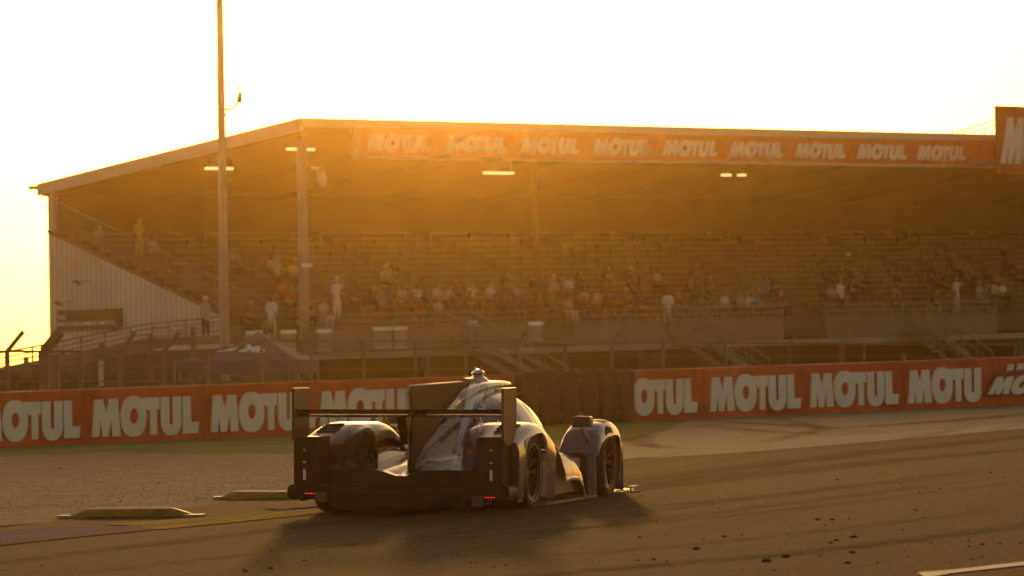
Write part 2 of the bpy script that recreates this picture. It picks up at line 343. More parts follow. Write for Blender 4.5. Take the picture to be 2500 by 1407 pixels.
def barrier(label, x0, x1, words, seams):
    s0 = bar_s(x0)[0]; s1 = bar_s(x1)[0]
    root = thing('advertising_barrier', label, 'barrier', bar_p(s0, gz(bar_p(s0, 0).x)), 'red advertising barriers beside the track')
    inv = -root.location
    v = []; f = []; N = 40
    for i in range(N + 1):
        s = s0 + (s1 - s0) * i / N
        # matching pixel column at that station
        lo, hi = x0, x1
        for _ in range(20):
            mid = (lo + hi) / 2
            if bar_s(mid)[0] < s: lo = mid
            else: hi = mid
        yb, yt = zb(lo); z0 = bar_s(lo, yb)[1] - .03; z1 = bar_s(lo, yt)[1]
        wv = .02 * math.sin(s * 2.1) + .012 * math.sin(s * 5.3 + 1)
        for off, z in ((wv, z0), (wv * .6, z0 + (z1 - z0) * .5), (0, z1), (-.35, z1), (-.35, z0)): v.append(bar_p(s, z, off) + inv)
    for i in range(N):
        for j in range(4): f.append((i * 5 + j, (i + 1) * 5 + j, (i + 1) * 5 + j + 1, i * 5 + j + 1))
    f += [(4, 3, 2, 1, 0), tuple(N * 5 + j for j in range(5))]
    mesh_obj('panel', v, f, M_bred, root, False)
    for (a, b, let, clip) in words:
        # a, b: pixel columns where the full word starts and ends; letters fill 8..81 % of the panel
        sa = bar_s(a)[0]; sb = bar_s(b)[0]
        def mf(x, y, d, sa=sa, sb=sb, a=a, b=b):
            s = sa + (sb - sa) * x / WLEN; c = a + (b - a) * x / WLEN
            yb, yt = zb(c); z0 = bar_s(c, yb)[1]; z1 = bar_s(c, yt)[1]
            return bar_p(s, z0 + (z1 - z0) * (.10 + .70 * y), .045 - .03 * d) + inv
        word('lettering', mf, M_lett, root, let, clip)
    for px in seams:
        sm = MB(); s = bar_s(px)[0]; yb, yt = zb(px); sm.box(bar_p(s, (bar_s(px, yb)[1] + bar_s(px, yt)[1]) / 2, .052) + inv, (.02, .02, .98))
        sm.build('panel_seam', mat('seam', (.30, .05, .018), .7), root)
    return root
barrier('long red banner barrier left of the car with big white lettering', -330, 1256,
        [(-360, -95, 'MOTUL', None), (-68, 192, 'MOTUL', None), (221, 482, 'MOTUL', None), (511, 767, 'MOTUL', None), (778, 1028, 'MOTUL', None), (1046, 1262, 'MOTU', 2.33)], [205, 496, 1037])
rb = barrier('red banner barrier right of the dark tyre wall', 1541, 2700,
             [(1486, 1700, 'OTUL', None), (1731, 1953, 'MOTUL', None), (1975, 2192, 'MOTUL', None), (2215, 2428, 'MOTU', None)], [1715, 1963, 2204])
# darker italic emblem panel at the right end
inv = -rb.location
M_dred = mat('dark_red_vinyl', (.26, .035, .015), .5, var=.2, scale=1)
def q4(pts, off, name, m):
    v = [bar_p(bar_s(px)[0], bar_s(px, py)[1], off) + inv for px, py in pts]
    v2 = [bar_p(bar_s(px)[0], bar_s(px, py)[1], off - .02) + inv for px, py in pts]; n = len(v)
    return MB().add(v + v2, [tuple(range(n))] + [(i, (i + 1) % n, n + (i + 1) % n, n + i) for i in range(n)]).build(name, m, rb)
q4([(2398, 966), (2600, 955), (2640, 868), (2425, 912)], .075, 'emblem_panel', M_dred)
def mf2(a, b, y0, y1, sh):
    def f(x, y, d):
        c = a + (b - a) * x / WLEN + sh * y; py = y0 + (y1 - y0) * y - .04 * (c - a)
        return bar_p(bar_s(c)[0], bar_s(c, py)[1], .11 - .02 * d) + inv
    return f
word('emblem_lettering', mf2(2404, 2595, 964, 922, 18), M_lett, rb, 'MOTUL')
q4([(2452, 906), (2467, 905), (2471, 889), (2456, 890)], .095, 'emblem_dot', M_lett)
q4([(2476, 904), (2492, 903), (2496, 888), (2480, 889)], .095, 'emblem_dot', M_lett)

# tyre wall between the two banner runs
M_tyre = mat('old_tyre_rubber', (.022, .02, .018), .85, var=.4, scale=6)
M_belt = mat('conveyor_belt_rubber', (.014, .012, .010), .75, var=.4, scale=3, stretch=(1, 1, .2))
def lathe(b, c, prof, n=20, axis='z'):
    k = len(b.v); c = Vector(c)
    for (r, h) in prof:
        for j in range(n):
            a = 2 * math.pi * j / n
            q = Vector((r * math.cos(a), r * math.sin(a), h)) if axis == 'z' else Vector((h, r * math.cos(a), r * math.sin(a)))
            b.v.append(tuple(c + q))
    for i in range(len(prof) - 1):
        for j in range(n):
            b.f.append((k + i * n + j, k + i * n + (j + 1) % n, k + (i + 1) * n + (j + 1) % n, k + (i + 1) * n + j))
tw = [1262, 1312, 1362, 1411, 1459, 1505, 1547]
words_o = ['leftmost', 'second', 'third', 'fourth', 'fifth', 'rightmost']
for i in range(6):
    sa = bar_s(tw[i])[0]; sb = bar_s(tw[i + 1])[0]; c = (sa + sb) / 2; wd = (sb - sa)
    P = bar_p(c, 0, -.05); P.z = gz(P.x)
    root = thing('tyre_stack', f'dark belted tyre stack, {words_o[i]} of six between the red banner barriers', 'tyre stack', P, 'dark tyre stacks between the banner barriers')
    tot = 1.08 + .03 * math.sin(i * 2.3)
    r = wd / 2 * .90
    first = None
    for k in range(5):
        b = MB(); h = tot / 5
        prof = [(r * .55, .03), (r * .8, 0), (r * .96, h * .2), (r, h * .5), (r * .96, h * .8), (r * .8, h), (r * .55, h - .03), (r * .55, .03)]
        lathe(b, (0, 0, k * h), prof, 22); b.build('tyre', M_tyre, root, True)
    b = MB(); ang = math.atan2(bn.y, bn.x)
    k0 = 9; v = []
    for zz in (.02, tot * .97):
        for j in range(k0):
            a = ang + (j / (k0 - 1) - .5) * 1.9; v.append(((r + .02) * math.cos(a), (r + .02) * math.sin(a), zz))
    b.add(v, [(j, j + 1, k0 + j + 1, k0 + j) for j in range(k0 - 1)]).build('belt', M_belt, root, True)
#%%STAND
# ------------------------------------------------------------------ grandstand frame of reference
SA = math.radians(46); S0 = at(735, 880, 155.0); S0.z = 0
SU = Vector((math.sin(SA), math.cos(SA), 0)); SV = Vector((-math.cos(SA), math.sin(SA), 0))
def SP(u, v, z): p = S0 + SU * u + SV * v; p.z = z + .012 * u; return p
def sF(px, py, v=0):
    """stand coordinates (u, z) seen at a pixel on the upright plane v behind the front"""
    d = ray(px, py); Q = S0 + SV * v; t = (Q - CAM).dot(SV) / d.dot(SV); p = CAM + d * t
    u = (p - S0).dot(SU); return u, p.z - .012 * u
def sS(px, py, u=0):
    d = ray(px, py); Q = S0 + SU * u; t = (Q - CAM).dot(SU) / d.dot(SU); p = CAM + d * t
    return (p - S0).dot(SV), p.z - .012 * u
gs = thing('grandstand', 'large covered grandstand with raked seating and a sloping roof', 'grandstand', SP(0, 0, 0))
GI = -gs.location
def sbox(b, u0, u1, v0, v1, z0, z1, I=GI):
    P = [SP(u, v, z) + I for z in (z0, z1) for (u, v) in ((u0, v0), (u1, v0), (u1, v1), (u0, v1))]
    return b.hexa(P)
UE = 66.0
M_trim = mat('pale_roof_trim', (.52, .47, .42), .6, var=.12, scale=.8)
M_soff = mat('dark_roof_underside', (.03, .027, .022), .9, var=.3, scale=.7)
M_conc = mat('grey_concrete', (.10, .09, .075), .9, var=.3, scale=.9, bump=.2)
M_clad = None
def clad():
    m, n, l, b = nmat('ribbed_wall_cladding')
    tc = n.new('ShaderNodeTexCoord'); mp = n.new('ShaderNodeMapping'); mp.vector_type = 'TEXTURE'; mp.inputs['Rotation'].default_value = (0, 0, math.atan2(SV.y, SV.x))
    l.new(tc.outputs['Object'], mp.inputs[0])
    wv = n.new('ShaderNodeTexWave'); wv.bands_direction = 'X'; wv.inputs['Scale'].default_value = 1.0; wv.inputs['Distortion'].default_value = 0
    l.new(mp.outputs[0], wv.inputs[0]); r = ramp(n, [(.05, (.40, .38, .35)), (.22, (.64, .60, .55))]); l.new(wv.outputs[0], r.inputs[0])
    nz = n.new('ShaderNodeTexNoise'); nz.inputs['Scale'].default_value = .5; nz.inputs['Detail'].default_value = 6; l.new(tc.outputs['Object'], nz.inputs[0])
    r2 = ramp(n, [(.3, (.8, .8, .8)), (.7, (1.05, 1.05, 1.05))]); l.new(nz.outputs[0], r2.inputs[0])
    mx = n.new('ShaderNodeMix'); mx.data_type = 'RGBA'; mx.blend_type = 'MULTIPLY'; mx.inputs[0].default_value = 1
    l.new(r.outputs[0], mx.inputs[6]); l.new(r2.outputs[0], mx.inputs[7]); l.new(mx.outputs[2], b.inputs['Base Color'])
    b.inputs['Roughness'].default_value = .6; return m
M_clad = clad()
# roof: sloping slab, front edge high
zf, zr, vr = 10.62, 8.86, 15.9
def rz(v): return zf + (zr - zf) * v / 15.9
b = MB(); P = []
for dz in (-.10, 0):
    for (u, v) in ((-.1, -.25), (UE, -.25), (UE, vr), (-.1, vr)): P.append(SP(u, v, rz(v) + dz) + GI)
b.hexa(P); roof = b.build('roof', mat('roof_sheet', (.30, .27, .24), .5, var=.1), gs)
b = MB(); P = []
for z0 in (-.50, -.02):
    for (u, v) in ((-.16, -.3), (-.02, -.3), (-.02, vr + .1), (-.16, vr + .1)): P.append(SP(u, v, rz(v) + z0) + GI)
b.hexa(P); b.build('gable_trim', M_trim, roof)
b = MB(); P = []
for z0 in (-.30, -.03):
    for (u, v) in ((-.1, -.42), (UE, -.42), (UE, -.26), (-.1, -.26)): P.append(SP(u, v, zf + z0) + GI)
b.hexa(P); b.build('eaves_trim', M_trim, roof)
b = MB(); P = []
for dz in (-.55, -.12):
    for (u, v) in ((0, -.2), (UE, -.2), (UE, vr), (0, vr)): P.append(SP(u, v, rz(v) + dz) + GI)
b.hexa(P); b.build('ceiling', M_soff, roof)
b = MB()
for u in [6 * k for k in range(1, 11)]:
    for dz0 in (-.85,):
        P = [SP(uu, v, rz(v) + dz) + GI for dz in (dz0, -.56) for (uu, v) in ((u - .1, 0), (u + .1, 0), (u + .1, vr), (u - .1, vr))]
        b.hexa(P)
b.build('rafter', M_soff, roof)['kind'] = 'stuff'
b = MB(); b.add([SP(-.3, vr + .1, rz(vr) - .1) + GI, SP(-.3, vr + .5, rz(vr) - .1) + GI, SP(-.3, vr + .5, rz(vr) - .25) + GI, SP(-.3, vr + .1, rz(vr) - .25) + GI,
                 SP(UE, vr + .1, rz(vr) - .1) + GI, SP(UE, vr + .5, rz(vr) - .1) + GI, SP(UE, vr + .5, rz(vr) - .25) + GI, SP(UE, vr + .1, rz(vr) - .25) + GI],
                [(3, 2, 1, 0), (4, 5, 6, 7), (0, 1, 5, 4), (1, 2, 6, 5), (2, 3, 7, 6), (3, 0, 4, 7)]).build('gutter', M_trim, roof)
# rear wall, far end wall
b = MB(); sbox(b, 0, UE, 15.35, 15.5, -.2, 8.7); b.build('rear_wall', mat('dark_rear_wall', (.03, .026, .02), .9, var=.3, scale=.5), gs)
b = MB(); P = [SP(UE - .1, v, z) + GI for (v, z) in ((2, 0), (15.3, 0), (15.3, 8.4), (2, 10))]; P2 = [p + SU * .1 for p in P]
b.hexa([P[0], P2[0], P2[1], P[1], P[3], P2[3], P2[2], P[2]]); b.build('end_wall', M_clad, gs)
# raked seating: one stepped terrace with bench boards on it
NR = 15; RV = .82; RZ = .27; V0 = 2.6; Z0 = 2.6
def row(r): return V0 + RV * r, Z0 + RZ * r
b = MB()
sbox(b, 0, UE, 0, V0, 1.85, 2.2)
for r in range(NR):
    v, z = row(r); sbox(b, 0, UE, v, v + RV + (.0 if r < NR - 1 else .15), 1.85, z)
b.build('terrace', M_conc, gs)
M_bench = mat('bench_board', (.16, .14, .11), .6, var=.25, scale=1.2)
for r in range(NR):
    b = MB(); v, z = row(r)
    u = .9
    while u < UE - 1:
        L = 5.2
        sbox(b, u, u + L, v + .30, v + .66, z + .34, z + .40)
        for uu in (u + .2, u + L / 2, u + L - .2): sbox(b, uu - .03, uu + .03, v + .45, v + .55, z, z + .34)
        u += L + 1.2
    b.build('bench', M_bench, gs)
# deck edge: parapet panels, beam, columns below
b = MB(); sbox(b, 0, 11.8, -.12, 0, 1.75, 2.62); sbox(b, 14.6, 27.0, -.12, 0, 1.75, 2.62); sbox(b, 29.8, 41.2, -.12, 0, 1.75, 2.62); sbox(b, 44, UE, -.12, 0, 1.75, 2.62)
b.build('parapet', mat('parapet_board', (.18, .155, .135), .8, var=.25, scale=.7), gs)
b = MB(); sbox(b, 0, UE, -.15, .25, 1.48, 1.72); b.build('deck_beam', mat('pale_deck_beam', (.30, .27, .23), .7, var=.25, scale=.6), gs)
for k in range(11):
    u = .4 + 6.1 * k; b = MB(); sbox(b, u - .14, u + .14, .02, .22, -.3, 1.47); b.build('deck_column', M_conc, gs)
b = MB(); sbox(b, 0, UE, 3.2, 3.35, -.2, 1.84); b.build('undercroft_void', mat('undercroft_void_dark', (.03, .028, .024), .95), gs)  # near-black sheet stands in for the dark void under the deck
# roof columns
M_col = mat('painted_steel', (.26, .235, .21), .5, var=.15, scale=1)
for px, hw_ in ((742, .14), (1312, .045)):
    u, _ = sF(px, 600, .35)
    b = MB(); sbox(b, u - hw_, u + hw_, .25, .53, 2.2, rz(.4) - .5); c = b.build('roof_column', M_col if hw_ > .1 else M_soff, gs)
    if hw_ < .1: continue
    b = MB(); sbox(b, u - hw_ * 1.7, u + hw_ * 1.7, .14, .245, 5.0, 5.14); b.build('column_bracket', mat('white_box', (.7, .68, .64), .5), c)
v, z = sS(131, 520, -.05); b = MB(); sbox(b, -.05, .15, 15.05, 15.34, 0, 8.8); b.build('corner_column', M_trim, gs)
# side cladding wall under the rake
def rk(v): return 1.77 + .329 * v
b = MB(); side = [(4.66, 2.0), (15.3, 1.85), (15.3, rk(15.3)), (4.66, rk(4.66))]
P = [SP(-.12, v, z) + GI for v, z in side]; Q = [SP(0, v, z) + GI for v, z in side]
b.hexa([P[0], P[1], Q[1], Q[0], P[3], P[2], Q[2], Q[3]]); wall = b.build('side_wall', M_clad, gs)
b = MB(); P = []
for dz in (.0, .12):
    for (u, v) in ((-.16, 4.6), (.02, 4.6), (.02, 15.35), (-.16, 15.35)): P.append(SP(u, v, rk(v) + dz) + GI)
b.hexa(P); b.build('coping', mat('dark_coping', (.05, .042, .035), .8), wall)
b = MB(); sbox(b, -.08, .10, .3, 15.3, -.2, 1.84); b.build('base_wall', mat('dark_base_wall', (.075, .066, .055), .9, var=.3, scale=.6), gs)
# inner stair stringer with shaded steps
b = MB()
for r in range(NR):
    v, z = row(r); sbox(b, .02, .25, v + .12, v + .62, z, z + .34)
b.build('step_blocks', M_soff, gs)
b = MB(); P = []
for dz in (.30, .62):
    for (u, v) in ((.26, 3.0), (.34, 3.0), (.34, 14.0), (.26, 14.0)): P.append(SP(u, v, rk(v) + dz) + GI)
b.hexa(P); b.build('stringer', M_conc, gs)
# side fence along the rake
b = MB(); zt = lambda v: rk(v) + 1.35
M_rail = mat('galvanised_rail', (.20, .185, .165), .5, .3, var=.2, scale=2)
b.bar(SP(.1, 2.0, rk(2.0) + 1.3) + GI, SP(.1, 15.2, zt(15.2)) + GI, .06)
for v in np.arange(2.2, 15.2, .16): b.bar(SP(.1, v, rk(v) + .1) + GI, SP(.1, v, zt(v)) + GI, .018)
b.build('side_fence', M_rail, gs)

# fascia banner
u0, zb0 = sF(865, 383, -.5); u1 = sF(2424, 405, -.5)[0]; zt0 = sF(865, 308, -.5)[1]
bn_ = thing('fascia_banner', 'long red banner across the grandstand eaves with nine white words', 'banner', SP(u0, -.5, 9.2))
I = -bn_.location
b = MB(); sbox(b, u0, u1, -.56, -.46, 9.22, 10.30, I); b.build('panel', M_bred, bn_)
b = MB(); fr = .07
sbox(b, u0 - fr, u1 + fr, -.62, -.44, 9.13, 9.219, I); sbox(b, u0 - fr - .02, u0 - .003, -.62, -.44, 9.22, 10.30, I); sbox(b, u0 - fr, u1 + fr, -.62, -.44, 10.301, 10.34, I)
b.build('frame', M_trim, bn_)
for (a, c_) in [(895, 1055), (1087, 1240), (1270, 1417), (1446, 1588), (1617, 1755), (1780, 1915), (1940, 2067), (2092, 2216), (2239, 2360)]:
    ua = sF(a, 350, -.6)[0]; ub = sF(c_, 350, -.6)[0] - .12
    mf = lambda x, y, d, ua=ua, ub=ub: SP(ua + (ub - ua) * x / WLEN + .16 * y, -.60 + .03 * d, 9.43 + .62 * y) + I
    word('lettering', mf, M_lett, bn_)
# billboard at the right edge, in front of the eaves
u2, zt2 = sF(2436, 258, -3); zb2 = sF(2424, 425, -3)[1]
bb = thing('billboard', 'tall red billboard beyond the right end of the eaves banner', 'billboard', SP(u2, -3, zb2)); I2 = -bb.location
b = MB(); sbox(b, u2, u2 + 12, -3.0, -2.8, zb2, zt2, I2); b.build('board', M_bred, bb)
ul, zl0 = sF(2446, 399, -3.1); zl1 = sF(2470, 288, -3.1)[1]; hh = zl1 - zl0
word('lettering', lambda x, y, d: SP(ul + hh * (.92 * x + .2 * y), -3.05 + .04 * d, zl0 + hh * y) + I2, M_lett, bb)
for du in (1, 6, 11):
    b = MB(); b.bar(SP(u2 + du, -2.7, zb2 + .6) + I2, SP(u2 + du, -.3, zb2 + .6) + I2, .2); b.build('support_post', M_col, bb)
# roof-top service rails
rr = thing('roof_handrail', 'sloping handrail on the roof left of the tall billboard', 'handrail', SP(36, 1, 10.6)); I3 = -rr.location
b = MB(); A0 = SP(*[sF(2335, 324, 1)[0], 1, sF(2335, 324, 1)[1]]) + I3; A1 = SP(sF(2445, 288, 1)[0], 1, sF(2445, 288, 1)[1]) + I3
b.bar(A0, A1, .05); A2 = SP(sF(2372, 324, 1)[0], 1, sF(2372, 324, 1)[1]) + I3; A3 = SP(sF(2445, 301, 1)[0], 1, sF(2445, 301, 1)[1]) + I3; b.bar(A2, A3, .05)
b.build('rail', M_col, rr); b = MB()
for px in (2326, 2352, 2405, 2420):
    u, z = sF(px, 322, 1); b.bar(SP(u, 1, 10.5) + I3, SP(u, 1, z + .12) + I3, .05)
b.build('rail_post', M_col, rr)
# lit strip lamps under the roof
M_lamp = emis('lit_tube', (1, .70, .26), 1.1)
M_hous = mat('lamp_housing', (.3, .3, .3), .5)
def strip(x0, x1, py, v, label):
    a = sF(x0, py, v)[0]; c_ = sF(x1, py, v)[0]; z = sF((x0 + x1) / 2, py, v)[1]
    t = thing('strip_lamp', label, 'lamp', SP(a, v, z), 'lit strip lamps under the grandstand roof'); J = -t.location
    b = MB(); sbox(b, a, c_, v - .08, v + .08, z - .045, z + .045, J); b.build('tube', M_lamp, t)
    b = MB(); sbox(b, a, c_, v - .10, v + .10, z + .055, z + .10, J); sbox(b, a + .1, a + .14, v - .02, v + .02, z + .10, rz(v) - .5, J); sbox(b, c_ - .14, c_ - .10, v - .02, v + .02, z + .10, rz(v) - .5, J)
    b.build('housing', M_hous, t)
strip(502, 567, 412, 6, 'lit strip lamp behind the tall mast, left end of the roof')
strip(701, 766, 365, 3, 'lit strip lamp behind the top of the left roof column')
strip(797, 825, 416, 9, 'left one of the lit lamp pair below the start of the eaves banner')
strip(828, 853, 415, 9, 'right one of the lit lamp pair below the start of the eaves banner')
strip(1182, 1252, 423, 4, 'long lit strip lamp alone below the second banner word')
strip(1763, 1783, 428, 7, 'left one of the two small lit lamps below the sixth banner word')
strip(1803, 1819, 428, 7, 'right one of the two small lit lamps below the sixth banner word')
# loudspeaker
u, z = sF(781, 437, 1.2)
t = thing('loudspeaker', 'pale loudspeaker hanging right of the left roof column', 'loudspeaker', SP(u, 1.2, z)); J = -t.location
b = MB(); b.tube([SP(u, 1.2, z + .25) + J, SP(u, 1.1, z) + J, SP(u, 1.0, z - .25) + J], [.13, .19, .12], 10); b.build('horn', mat('white_box', (.7, .68, .64)), t, True)
b = MB(); b.bar(SP(u, 1.25, z + .2) + J, SP(u - .12, 1.3, z + .42) + J, .06); b.bar(SP(u - .3, 1.3, z + .42) + J, SP(u + .1, 1.3, z + .42) + J, .07); b.build('bracket', mat('white_box', (.7, .68, .64)), t)
# stand name sign
v0, zt_ = sS(139, 757, -.2); v1, _ = sS(297, 745, -.2); z0_ = sS(139, 808, -.2)[1]
sg = thing('stand_sign', 'dark sign T23 on the pale ribbed side wall', 'sign', SP(-.2, v0, z0_)); J = -sg.location
b = MB(); va, vb = min(v0, v1), max(v0, v1); P = [SP(uu, vv, zz) + J for zz in (z0_, zt_ - .02) for (uu, vv) in ((-.22, va), (-.14, va), (-.14, vb), (-.22, vb))]
b.hexa(P); b.build('board', mat('dark_sign', (.045, .038, .03), .6, var=.1), sg)
def text_mesh(body, shear=0.0, bold=0.0, res=3):
    cu = bpy.data.curves.new('t', 'FONT'); cu.body = body; cu.size = 1; cu.shear = shear; cu.offset = bold; cu.resolution_u = res
    o = bpy.data.objects.new('t', cu); COL.objects.link(o); dg = bpy.context.evaluated_depsgraph_get(); dg.update()
    me = bpy.data.meshes.new_from_object(o.evaluated_get(dg)); v = [tuple(q.co) for q in me.vertices]; f = [tuple(p.vertices) for p in me.polygons]
    bpy.data.objects.remove(o); bpy.data.curves.remove(cu); bpy.data.meshes.remove(me); return v, f
def text_on(name, body, mapf, m, parent, width=None, **k):
    v, f = text_mesh(body, **k); x1 = max(p[0] for p in v); x0 = min(p[0] for p in v); y1 = max(p[1] for p in v); y0 = min(p[1] for p in v)
    return mesh_obj(name, [mapf((x - x0) / (x1 - x0), (y - y0) / (y1 - y0)) for x, y, _ in v], f, m, parent)
M_stxt = mat('sign_letter', (.9, .88, .84), .6)
H = zt_ - z0_; Wd = vb - va
text_on('lettering', 'T23', lambda s, t_: SP(-.26, vb - Wd * (.03 + .12 * s), z0_ + H * (.52 + .20 * t_)) + J, M_stxt, sg, bold=.03)
text_on('lettering', 'RACCORDEMENT MOTUL', lambda s, t_: SP(-.26, vb - Wd * (.03 + .90 * s), z0_ + H * (.22 + .20 * t_)) + J, M_stxt, sg, bold=.03)
# wall camera
for (px, py, nm, lb) in ((200, 690, 'security_camera', 'small dark camera on the ribbed wall above the sign'), (155, 740, 'wall_box', 'tiny dark box just above the stand sign')):
    v, z = sS(px, py, -.3); t = thing(nm, lb, 'camera' if 'cam' in nm else 'box', SP(-.3, v, z)); J = -t.location
    b = MB(); b.tube([SP(-.5, v + .22, z + .02) + J, SP(-.5, v - .05, z - .03) + J], .09, 8); b.build('housing', mat('dark_sign', (.045, .038, .03)), t)
    b = MB(); b.bar(SP(-.5, v, z) + J, SP(-.12, v - .25, z + .08) + J, .05); b.build('bracket', M_col, t)

# ------------------------------------------------------------------ guardrail along the deck
def guard(label, name, path, zs, post_step, group=None, w_=.05):
    """path: list of world points at floor level"""
    t = thing(name, label, 'railing', path[0], group); J = -Vector(path[0])
    for zz in zs:
        b = MB()
        for i in range(len(path) - 1): b.bar(Vector(path[i]) + Vector((0, 0, zz)) + J, Vector(path[i + 1]) + Vector((0, 0, zz)) + J, w_)
        b.build('rail', M_rail, t)
    for i in range(len(path) - 1):
        A_, B_ = Vector(path[i]), Vector(path[i + 1]); L = (B_ - A_).length; n = max(1, round(L / post_step))
        for k in range(n + (1 if i == len(path) - 2 else 0)):
            p = A_ + (B_ - A_) * k / n; MB().bar(p + J, p + J + Vector((0, 0, max(zs))), w_ * 1.1).build('rail_post', M_rail, t)
    return t
guard('long steel guardrail on the deck edge in front of the spectators, left run', 'guardrail', [SP(0, -.06, 2.2), SP(11.8, -.06, 2.2)], (.95, .68, .5), 1.9, 'deck edge guardrails')
guard('steel guardrail on the deck edge between the two stairways', 'guardrail', [SP(14.6, -.06, 2.2), SP(27.0, -.06, 2.2)], (.95, .68, .5), 1.9, 'deck edge guardrails')
guard('steel guardrail on the deck edge right of the second stairway', 'guardrail', [SP(29.8, -.06, 2.2), SP(41.2, -.06, 2.2)], (.95, .68, .5), 1.9, 'deck edge guardrails')
# stairways down from the deck, running to the right in front of it
def stair(label, ua, ub, v0=-1.7, v1=-.3):
    t = thing('stairway', label, 'stairs', SP(ua, v0, 2.2), 'stairways from the deck to the ground'); J = -t.location
    n = 11; b = MB()
    for k in range(n):
        uu = ua + (ub - ua) * k / n; zz = 2.2 - 2.3 * (k + 1) / n
        sbox(b, uu, uu + (ub - ua) / n * 1.02, v0 + .08, v1 - .08, zz - .04, zz, J)
    b.build('treads', M_bench, t)
    for v in (v0, v1):
        b = MB(); b.bar(SP(ua, v, 2.15) + J, SP(ub, v, -.1) + J, .05, .24); b.build('stringer', M_rail, t)
        b = MB(); b.bar(SP(ua, v, 3.15) + J, SP(ub, v, .9) + J, .06); b.bar(SP(ua, v, 2.7) + J, SP(ub, v, .45) + J, .045)
        for k in range(5):
            s = k / 4; b.bar(SP(ua + (ub - ua) * s, v, 2.15 - 2.25 * s) + J, SP(ua + (ub - ua) * s, v, 3.15 - 2.25 * s) + J, .05)
        b.build('handrail', M_rail, t)
    return t
ua = sF(1092, 764, -.3)[0]
stair('left stairway descending from the deck just behind the race car', ua, ua + 5.2)
ua = sF(1640, 820, -.3)[0]; stair('middle stairway descending behind the second word of the right barrier', ua, ua + 4.4)
ua = sF(2205, 810, -.3)[0]; stair('right stairway descending behind the right end of the barrier', ua, ua + 4.4)
# notice boards on the parapet
M_nb = mat('notice_board_panel', (.26, .23, .20), .6, var=.15); M_nw = mat('notice_board_bar', (.88, .85, .8), .5, var=.08)
for (x0, x1, yt, yb, lb) in ((602, 640, 808, 856, 'leftmost, above the tent'), (686, 723, 806, 854, 'just right of the tent peak'), (774, 810, 804, 857, 'third from left'),
                             (912, 956, 799, 850, 'left of the joined pair'), (961, 994, 798, 850, 'right of the joined pair'), (1292, 1325, 786, 832, 'alone beside the left stairway')):
    a, z1 = sF(x0, yt, -.2); c_, z0 = sF(x1, yb, -.2)
    t = thing('notice_board', 'pale framed notice board on the deck parapet, ' + lb, 'notice board', SP(a, -.2, z0), 'notice boards on the deck parapet'); J = -t.location
    b = MB(); sbox(b, a, c_, -.19, -.13, z0 + .06, z1 - .15, J); b.build('panel', M_nb, t)
    b = MB(); sbox(b, a, c_, -.24, -.13, z1 - .148, z1, J); b.build('top_bar', M_nw, t)
    b = MB(); sbox(b, a, c_, -.22, -.13, z0 - .01, z0 + .058, J); b.build('bottom_bar', mat('notice_board_foot', (.42, .39, .35), .6), t)

# ------------------------------------------------------------------ ramp on the left
def wp(px, py, Y): return at(px, py, Y)
rp = thing('access_ramp', 'long access ramp with steel rails rising from the left to the deck', 'ramp', wp(370, 850, 150)); J = -rp.location
path = [wp(-60, 905, 138), wp(0, 897, 140), wp(130, 872, 144), wp(250, 850, 148), wp(372, 826, 151), wp(560, 818, 154)]
b = MB()
for i in range(len(path) - 1):
    A_, B_ = path[i] + J, path[i + 1] + J; off = Vector((.7, 1.1, 0)); dn = Vector((0, 0, .28))
    b.hexa([A_ - dn, B_ - dn, B_ - dn + off, A_ - dn + off, A_, B_, B_ + off, A_ + off])
b.build('ramp_slab', mat('ramp_slab', (.13, .12, .105), .8, var=.2), rp)
top = [wp(-60, 868, 138), wp(0, 862, 140), wp(130, 838, 144), wp(250, 812, 148), wp(370, 790, 151), wp(372, 790, 151), wp(535, 774, 154)]
def offp(P, dz): return [p + J - Vector((0, 0, dz)) for p in P]
for dz in (0, .18, .36, .52):
    b = MB(); Q = offp(top, dz)
    for i in range(len(Q) - 1):
        if (Q[i + 1] - Q[i]).length > .05: b.bar(Q[i], Q[i + 1], .05 if dz else .07)
    b.build('rail', M_rail, rp)
for px in (-15, 20, 78, 137, 197, 256, 318, 372, 412, 452, 494):
    for i in range(len(top) - 1):
        a_, c_ = [-60, 0, 130, 250, 370, 372, 535][i:i + 2]
        if a_ <= px < c_:
            s = (px - a_) / (c_ - a_); T = top[i].lerp(top[i + 1], s) + J; MB().bar(T, T - Vector((0, 0, .62)), .07).build('rail_post', M_rail, rp)
for px in (60, 150, 246, 365, 470):
    s = wp(px, 905, 146) + J; MB().bar(s + Vector((0, .5, -1.4)), s + Vector((0, .5, .35 + .0026 * px)), .18).build('ramp_leg', M_conc, rp)
